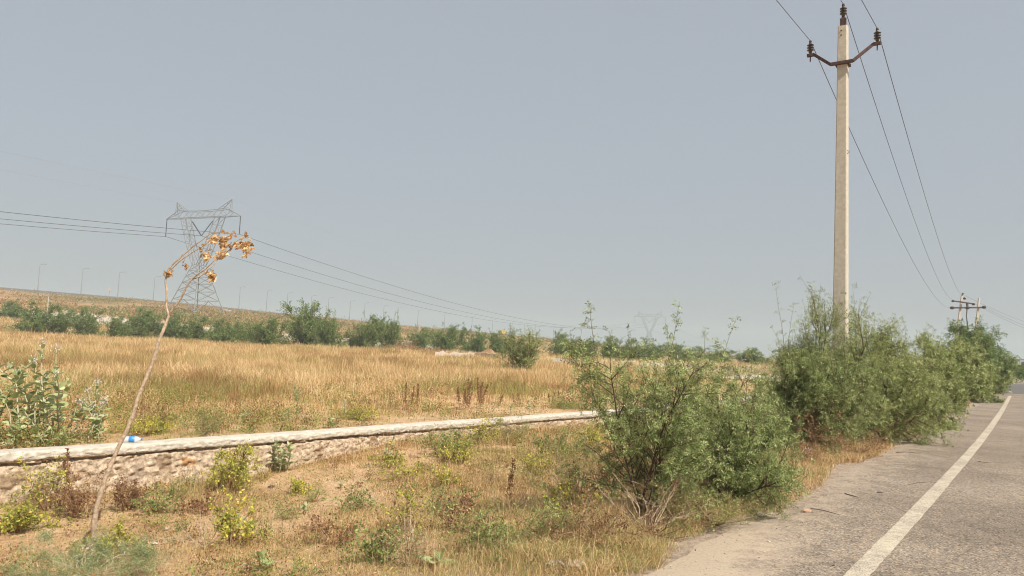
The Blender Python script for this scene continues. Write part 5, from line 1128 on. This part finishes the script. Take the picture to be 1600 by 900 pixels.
# ------------------------------------------------------------------ steel pylons
T1 = np.array([(308 - 800) * 190 / F, 190.0, 0]); T1[2] = tz(T1[0], T1[1])
T2 = np.array([(1017 - 800) * 605 / F, 605.0, 0]); T2[2] = tz(T2[0], T2[1])
ldir = unit((T2 - T1)[:2]); cdir = np.array([ldir[1], -ldir[0]])
ang = math.atan2(cdir[1], cdir[0])
HC = at(316, 340, 190)[2] - T1[2]          # crossarm height
HT = at(356, 311, 186)[2] - T1[2]
print('pylon base z', T1[2], 'crossarm', HC, 'top', HT, 'T2z', T2[2])
def pylon(loc, hc, ht, label, th=.12, scale_legs=1.0):
    r_ = empty('steel_pylon', tuple(loc), label, 'pylon', 'lattice steel pylons of the high voltage line', rz=ang)
    B = 4.9 * scale_legs; w = 1.15; zw = hc * .50; zc = hc; arm = 12.9; kx = 7.0
    def corner(z, sx, sy):
        f = z / zw; return np.array([sx * (B * (1 - f) + w * f), sy * (B * (1 - f) + w * f), z])
    for sx in (-1, 1):
        for sy in (-1, 1):
            m = MB(); m.bar(corner(-1.0, sx, sy), corner(zw, sx, sy), th * 1.6)
            m.build('leg', M['galv'], r_)
    m = MB(); lv = [0, .27, .46, .62, .76, .88, 1.0]
    for i in range(len(lv) - 1):
        z0, z1 = lv[i] * zw, lv[i + 1] * zw
        for (s1, s2) in (((-1, -1), (1, -1)), ((1, -1), (1, 1)), ((1, 1), (-1, 1)), ((-1, 1), (-1, -1))):
            a0, b0, a1, b1 = corner(z0, *s1), corner(z0, *s2), corner(z1, *s1), corner(z1, *s2)
            if i == 0:
                mid = (a1 + b1) / 2; m.bar(a0, mid, th); m.bar(b0, mid, th)
                for f in (.33, .66): m.bar(a0 * (1 - f) + a1 * f, a0 * (1 - f) + mid * f, th * .6); m.bar(b0 * (1 - f) + b1 * f, b0 * (1 - f) + mid * f, th * .6)
            else: m.bar(a0, b1, th * .8); m.bar(b0, a1, th * .8)
            m.bar(a1, b1, th * .8)
    m.build('body_bracing', M['galv'], r_)
    # two flaring arms from the waist to the beam
    for sx in (-1, 1):
        m = MB(); n = 6
        def kp(f, inner, sy):
            xo = sx * (w + (kx - w) * f ** .85); xi = sx * (0.15 * w + (kx - 2.0 - .15 * w) * f ** .85)
            return np.array([xi if inner else xo, sy * (w - .35 * w * f), zw + (zc - zw) * f])
        for i in range(n):
            f0, f1 = i / n, (i + 1) / n
            for sy in (-1, 1):
                m.bar(kp(f0, 0, sy), kp(f1, 0, sy), th * 1.2); m.bar(kp(f0, 1, sy), kp(f1, 1, sy), th * 1.2)
                m.bar(kp(f0, i % 2, sy), kp(f1, 1 - i % 2, sy), th * .7); m.bar(kp(f1, 0, sy), kp(f1, 1, sy), th * .6)
            for inn in (0, 1): m.bar(kp(f0, inn, -1), kp(f1, inn, 1), th * .6); m.bar(kp(f1, inn, -1), kp(f1, inn, 1), th * .6)
        m.build('window_arm', M['galv'], r_)
    # beam
    m = MB(); hb = 2.0; xs = [-arm, -10.2, -8, -6, -4, -2, 0, 2, 4, 6, 8, 10.2, arm]
    def bt(x, sy, top):
        ax = abs(x); e = max(0, (ax - 8) / (arm - 8)); yy = sy * .75 * (1 - e * .95)
        zz = zc + (hb - .35 * (1 - (ax / 8) ** 2) if ax <= 8 else hb * (1 - e)) if top else zc
        return np.array([x, yy, zz])
    for i in range(len(xs) - 1):
        for sy in (-1, 1):
            m.bar(bt(xs[i], sy, 0), bt(xs[i + 1], sy, 0), th * 1.1); m.bar(bt(xs[i], sy, 1), bt(xs[i + 1], sy, 1), th)
            m.bar(bt(xs[i], sy, i % 2), bt(xs[i + 1], sy, 1 - i % 2), th * .7)
        if 0 < i:
            for tt_ in (0, 1): m.bar(bt(xs[i], -1, tt_), bt(xs[i], 1, tt_), th * .6)
            m.bar(bt(xs[i], -1, 0), bt(xs[i + 1], 1, 0), th * .6)
    m.build('crossarm', M['galv'], r_)
    pk = []
    for sx in (-1, 1):
        m = MB(); tip = np.array([sx * 9.6, 0, ht])
        for q in (np.array([sx * 6.0, -.7, zc + hb]), np.array([sx * 6.0, .7, zc + hb]), np.array([sx * 9.4, -.5, zc + .9]), np.array([sx * 9.4, .5, zc + .9])): m.bar(q, tip, th)
        for f in (.3, .6):
            a = np.array([sx * 6.0, -.7, zc + hb]) * (1 - f) + tip * f; b = np.array([sx * 9.4, -.5, zc + .9]) * (1 - f) + tip * f; m.bar(a, b, th * .6)
            m.bar(a, np.array([sx * 9.4, .5, zc + .9]) * (1 - f + .2) + tip * (f - .2), th * .5)
        m.build('earth_wire_peak', M['galv'], r_); pk.append(tip)
    il = 4.6; att = []
    for a, b in (((-arm + .1, 0, zc), (-arm + .1, 0, zc - il)), ((arm - .1, 0, zc), (arm - .1, 0, zc - il)), ((-3.6, 0, zc - .9), (0, 0, zc - il - .1)), ((3.6, 0, zc - .9), (0, 0, zc - il - .1))):
        a = np.array(a, float); b = np.array(b, float); m = MB(); dd = unit(b - a); Ln = np.linalg.norm(b - a); pr = [(.03, 0)]
        k = 24
        for i in range(k): z = Ln * (i + .3) / k; pr += [(.07, z), (.17 * (th / .12) ** .5, z + .03), (.17 * (th / .12) ** .5, z + .06), (.07, z + .1)]
        m.lathe(pr + [(.03, Ln)], a, dd, 8); m.build('insulator_string', M['dark_ins'], r_); att.append(b)
    Rz = np.array([[math.cos(ang), -math.sin(ang), 0], [math.sin(ang), math.cos(ang), 0], [0, 0, 1]])
    W = lambda p: np.asarray(loc) + Rz @ p
    return [W(att[0]), W(att[2]), W(att[1])], [W(p) for p in pk]
c1, e1 = pylon(T1, HC, HT, 'large lattice steel pylon behind the dead sapling on the left', .105)
HC2 = at(1017, 495, 605)[2] - T2[2]
c2, e2 = pylon(T2, HC2, HC2 * HT / HC, 'faint small pylon in the haze beyond the field, right of centre', .10, .9)
span = T2 - T1; T0 = T1 - np.array([ldir[0], ldir[1], 0]) * 430
for i, (a, b, nm) in enumerate(zip(c1, c2, ('left', 'middle', 'right'))):
    for k, off in enumerate((-.23, .23)):
        o3 = np.array([cdir[0] * off, cdir[1] * off, 0])
        if k == 1 and i != 1: pass
        lab = f'{nm} phase conductor of the pylon line falling towards the far pylon'
    wire(a, b, 12.5, .06, f'{nm} conductor sagging from the large pylon to the faint far pylon', 'cables of the high voltage line', 70, name='power_cable')
    z = a + (T0 - T1); wire(a, np.array([z[0], z[1], a[2]]), 10.5, .06, f'{nm} conductor leaving the large pylon past the left picture edge', 'cables of the high voltage line', 60, name='power_cable')
for i, (a, b, nm) in enumerate(zip(e1, e2, ('left', 'right'))):
    wire(a, b, 8, .012, f'{nm} thin earth wire between the tops of the two pylons', 'cables of the high voltage line', 60, name='earth_wire', mat='galv')
    z = a + (T0 - T1); wire(a, np.array([z[0], z[1], a[2]]), 5, .014, f'{nm} thin earth wire from the large pylon top past the left edge', 'cables of the high voltage line', 60, name='earth_wire', mat='galv')
wire(c2[2], c2[2] + np.array([150, 260, -6.0]), 8, .06, 'right conductor running on beyond the faint far pylon', 'cables of the high voltage line', 40, name='power_cable')
wire(c2[0], c2[0] + np.array([150, 260, -6.0]), 8, .06, 'left conductor running on beyond the faint far pylon', 'cables of the high voltage line', 40, name='power_cable')

# ------------------------------------------------------------------ highway on the embankment
def parapet():
    pts = np.array([crest(px) for px in np.linspace(-350, 940, 120)]); z = terrain(pts[:, 0], pts[:, 1]); pts[:, 2] = z - .1
    m = MB(); G = []
    for dy, dz in ((0, 0), (0, .95), (.35, .95), (.35, 0)): G.append(pts + [0, dy, dz])
    m.grid(np.stack(G, 1)); o = m.build('highway_parapet', M['barrier']); tag(o, 'long dark parapet along the highway crest on the left', 'barrier')
parapet()
def lamp_proto():
    r_ = empty('street_lamp', (0, 0, 0), 'x', 'street lamp', 'highway lamps along the embankment')
    m = MB(); m.tube([(0, 0, 0), (0, 0, 5), (0, 0, 9.7)], [.16, .13, .09], 8); m.build('pole', M['lamp_metal'], r_)
    m = MB(); m.tube([(0, 0, 9.6), (.35, 0, 9.95), (1.5, 0, 10.1)], [.07, .06, .05], 6); m.build('arm', M['lamp_metal'], r_)
    m = MB(); m.box((1.75, 0, 10.08), (.8, .3, .14)); m.build('lamp_head', M['lamp_metal'], r_); return r_
LP = [(57, 'first lamp from the left edge on the highway crest'), (125, 'second lamp from the left edge on the highway crest'), (183, 'third lamp from the left, just left of the pylon'), (239, 'fourth lamp from the left, beside the pylon foot'),
      (374, 'first lamp right of the large pylon'), (417, 'second lamp right of the large pylon'), (449, 'lamp above the round bush left of the tallest bush'), (487, 'lamp above the peak of the tallest bush'), (514, 'lamp above the right shoulder of the tallest bush'),
      (548, 'lamp above the tiny lone bush'), (571, 'lamp above the left twin bush'), (601, 'lamp above the right twin bush'), (623, 'lamp just right of the twin bushes'), (655, 'faint lamp above the whitewashed post'), (697, 'faint lamp above the darker bushy clump'),
      (740, 'faint lamp left of the yellow lorry'), (772, 'faint lamp at the yellow lorry'), (800, 'faint lamp between yellow lorry and white bus'), (822, 'faint lamp behind the white bus'), (846, 'faint lamp right of the white bus'), (868, 'last faint lamp before the far bushes')]
lp = lamp_proto()
for i, (px, lab) in enumerate(LP):
    o = lp if i == 0 else copy_tree(lp); c = crest(px); o.location = (c[0], c[1] + .8, tz(c[0], c[1] + .8)); o.rotation_euler = (0, 0, 0.15); o['label'] = lab

def wheelset(r_, xs, y, rad, w):
    for x in xs:
        for s in (-1, 1):
            m = MB(); m.lathe([(rad * .6, -w / 2), (rad, -w / 2), (rad, w / 2), (rad * .6, w / 2)], (x, s * y, rad), (0, 1, 0), 14); m.build('wheel', M['dark_rubber'], r_)
def vehicle(kind, px, label, cat):
    c = crest(px); c2_ = crest(px + 20); a = math.atan2(c2_[1] - c[1], c2_[0] - c[0]); z = tz(c[0], c[1] + 2)
    r_ = empty({'truck': 'parked_lorry', 'bus': 'bus', 'car': 'car'}[kind], (c[0], c[1] + 1.5, z + .35), label, cat, rz=a)
    if kind == 'truck':
        m = MB(); m.box((-.9, 0, 2.2), (5.6, 2.3, 2.2)); m.build('cargo_body', M['yellow_paint'], r_); m = MB(); m.box((2.9, 0, 1.8), (1.7, 2.2, 2.0), taper=.92); m.build('cab', M['yellow_paint'], r_)
        m = MB(); m.box((3.0, 0, 2.2), (1.3, 2.24, .7)); m.build('window', M['glass'], r_); wheelset(r_, (-2.4, 2.6), 1.0, .5, .3)
    elif kind == 'bus':
        m = MB(); m.box((0, 0, 1.75), (11, 2.5, 2.7)); m.build('body', M['white_paint'], r_); m = MB(); m.box((0, 0, 2.2), (10.2, 2.54, .85)); m.build('window', M['glass'], r_)
        m = MB(); m.box((0, 0, 3.2), (4, 1.6, .3)); m.build('roof_rack', M['white_paint'], r_); wheelset(r_, (-3.4, 3.6), 1.1, .5, .3)
    else:
        m = MB(); m.box((0, 0, .75), (4.2, 1.7, .7)); m.build('body', M['red_paint'], r_); m = MB(); m.box((-.2, 0, 1.35), (2.3, 1.5, .6), taper=.78); m.build('cabin', M['glass'], r_); wheelset(r_, (-1.3, 1.3), .8, .32, .2)
vehicle('truck', 789, 'yellow lorry on the highway above the lone bright bush', 'lorry')
vehicle('bus', 831, 'white bus with dark windows on the highway, right of the yellow lorry', 'bus')
vehicle('car', 853, 'dark car on the highway just right of the white bus', 'car')

def chute(px0, py0, px1, py1, w, label, Ya, Yb):
    A = at(px0, py0, Ya); B = at(px1, py1, Yb); n = 14; t = np.linspace(0, 1, n)[:, None]; P = A * (1 - t) + B * t; P[:, 2] = terrain(P[:, 0], P[:, 1]) + .35
    r_ = np.array([1.0, 0.2, 0]) * w / 2; m = MB(); m.grid(np.stack([P - r_ - [0, 0, .6], P - r_, P + r_, P + r_ - [0, 0, .6]], 1)); o = m.build('drainage_chute', M['concrete']); tag(o, label, 'drain', 'concrete drains on the highway slope')
chute(344, 486, 366, 502, 1.6, 'pale concrete drain on the slope right of the pylon feet', 290, 225)
chute(216, 477, 229, 486, 1.5, 'short pale concrete drain on the slope left of the pylon', 272, 240)
def post(px, Y, ytop, r, label, name='marker_post', cat='post', arm=False):
    l_ = place(px, Y); h = top_h(px, ytop, Y, l_[2]); r_ = empty(name, l_, label, cat); m = MB(); m.tube([(0, 0, -.2), (0, 0, h)], [r, r * .8], 8); m.build('shaft', M['white_post'], r_)
    m = MB()
    if arm: m.bar((-.9, 0, h - .5), (.9, 0, h - .5), .12); m.build('crossarm', M['rust'], r_)
    else: m.box((0, 0, h + .03), (r * 2.3, r * 2.3, .06)); m.build('cap', M['white_post'], r_)
post(67, 120, 462, .10, 'whitewashed post on the brown slope near the left edge')
post(652, 110, 508, .10, 'whitewashed post right of the twin bushes')
post(1575, 120, 567, .16, 'white concrete roadside post at the far road bend', arm=False)
post(1594, 150, 558, .15, 'far white pole with a small crossarm at the right edge', 'power_pole', 'pole', True)
l_ = place(170, 262); c = crest(170); r_ = empty('road_sign', (c[0], c[1] + .5, tz(c[0], c[1] + .5)), 'small dark road sign on the highway crest, third lamp side', 'sign'); m = MB(); m.tube([(0, 0, 0), (0, 0, 3.4)], .08, 6); m.build('sign_post', M['lamp_metal'], r_); m = MB(); m.box((0, -.05, 3.4), (.9, .06, 1.2)); m.build('sign_plate', M['white_post'], r_)

# pale cut bank behind the bush row, pale gravel tracks on the right of the field
def strip(name, pts, mat, label, thick=.3):
    T_ = []; Bt = []
    for px, Y, yt, yb in pts: T_.append(at(px, yt, Y + 3)); Bt.append(at(px, yb, Y))
    T_ = np.array(T_); Bt = np.array(Bt); n = 6; k = np.linspace(0, 1, len(pts) * n); idx = np.linspace(0, 1, len(pts))
    f = lambda A: np.stack([np.interp(k, idx, A[:, c]) for c in range(3)], -1); T_, Bt = f(T_), f(Bt); rng = np.random.default_rng(9)
    T_[:, 2] += rng.normal(0, .12, len(k)); back = T_ + [0, 5, -.4]; back[:, 2] = np.minimum(back[:, 2], terrain(back[:, 0], back[:, 1]) - .1)
    Bt2 = Bt.copy(); Bt2[:, 2] -= .6; mid = (T_ + Bt) / 2; mid[:, 1] += rng.normal(0, .3, len(k)); m = MB(); m.grid(np.stack([Bt2, Bt, mid, T_, back], 1)); o = m.build(name, mat); tag(o, label, None, None, 'structure')
M['pale_bank'] = rough_mat('pale_cut_soil', (.22, .17, .11), (.36, .30, .23), .35, .95, 0, c3=(.52, .46, .38))
strip('cut_bank', [(-60, 118, 484, 502), (60, 117, 487, 503), (105, 116, 488, 504), (170, 115, 494, 508), (260, 113, 503, 516), (400, 112, 519, 528), (540, 112, 528, 537), (580, 112, 530, 538), (635, 112, 531, 543), (700, 112, 541, 547)], M['pale_bank'], 'pale bare cut bank behind the bush row')
def low_wall(pts, h, label, Y=None):
    P = np.array([on_z(px, py, h + .25) for px, py in pts]); n = 8; k = np.linspace(0, 1, len(P) * n); P = np.stack([np.interp(k, np.linspace(0, 1, len(P)), P[:, c]) for c in range(3)], -1)
    P[:, 2] = terrain(P[:, 0], P[:, 1], False); rng = np.random.default_rng(int(P[0, 1]) + 3)
    hh = h * (1 + .15 * rng.normal(0, 1, len(P)))[:, None] * np.array([[0, 0, 1]])
    base = P - [0, 0, .2]; m = MB(); m.grid(np.stack([base, P + hh, P + hh + [0, .4, 0], base + [0, .4, 0]], 1)); o = m.build('low_wall', M['stone_white']); tag(o, label, 'wall', 'low pale walls of empty plots')
low_wall([(680, 552), (740, 553.5), (775, 555.5)], .45, 'long thin pale plot wall behind the field, below the bushes near the yellow lorry')
low_wall([(863, 561), (885, 562), (918, 564)], .45, 'short pale plot wall right of the lone bright bush')
low_wall([(1000, 568), (1060, 570), (1110, 573)], .4, 'pale plot wall behind the open thorn shrub')
low_wall([(1140, 575), (1180, 577), (1215, 580)], .35, 'pale plot wall left of the pole bush')
def track():
    rng = np.random.default_rng(4)
    pts = [(640, 552, 548), (760, 558, 552), (860, 568, 561), (960, 576, 564), (1080, 584, 568), (1200, 592, 573), (1300, 598, 577)]
    T_ = np.array([on_z(a, c, .45) for a, b, c in pts]); Bt = np.array([on_z(a, b, .35) for a, b, c in pts]); k = np.linspace(0, 1, 60); idx = np.linspace(0, 1, len(pts))
    f = lambda A: np.stack([np.interp(k, idx, A[:, c]) for c in range(3)], -1); T_, Bt = f(T_), f(Bt); T_[:, 1] = np.minimum(T_[:, 1], 118)
    rows = [Bt * (1 - q) + T_ * q for q in np.linspace(0, 1, 6)]; G = np.stack(rows, 1); G[..., 1] += rng.normal(0, .5, G.shape[:2]); G[..., 2] = terrain(G[..., 0], G[..., 1], False) + .06
    m = MB(); m.grid(G); mt = rough_mat('pale_gravel_track', (.30, .24, .16), (.52, .46, .38), .35, .95, 0, c3=(.66, .62, .55)); tag(m.build('gravel_track', mt), 'pale gravel track crossing behind the dry field', None, None, 'structure')
track()
def pile(px, py, Y, rx, h, label, seed):
    rng = np.random.default_rng(seed); l_ = place(px, Y); a, b = 10, 20; u = np.linspace(0, 1, a)[:, None]; v = np.linspace(0, 2 * math.pi, b + 1)[None, :]
    q = 1 + .25 * np.array([*rng.normal(0, 1, b), 0])[None, :]; q[0, -1] = q[0, 0]
    G = np.stack([rx * u * q * np.cos(v), rx * .6 * u * q * np.sin(v), h * (1 - u ** 1.5) * (1 + .2 * np.sin(v * 3)) + 0 * v - .05], -1); m = MB(); m.grid(G); o = m.build('soil_heap', rough_mat('red_soil', (.20, .11, .055), (.34, .20, .11), 2, .95, .5, .05), smooth=True); o.location = l_; tag(o, label, 'heap')
pile(765, 552, 84, 1.3, .7, 'small heap of red brown soil in front of the bushes near the yellow lorry', 5)
# dry dark scrub at the back of the field
weed(640, 552, 1.0, 3.0, 'dark leafless scrub in front of the pale bank, right of the twin bushes', 'weed_brown', 450, z=.45, leaf=.12, leafw=.05, group=None, trunk=.02, name='dry_scrub', cat='scrub')
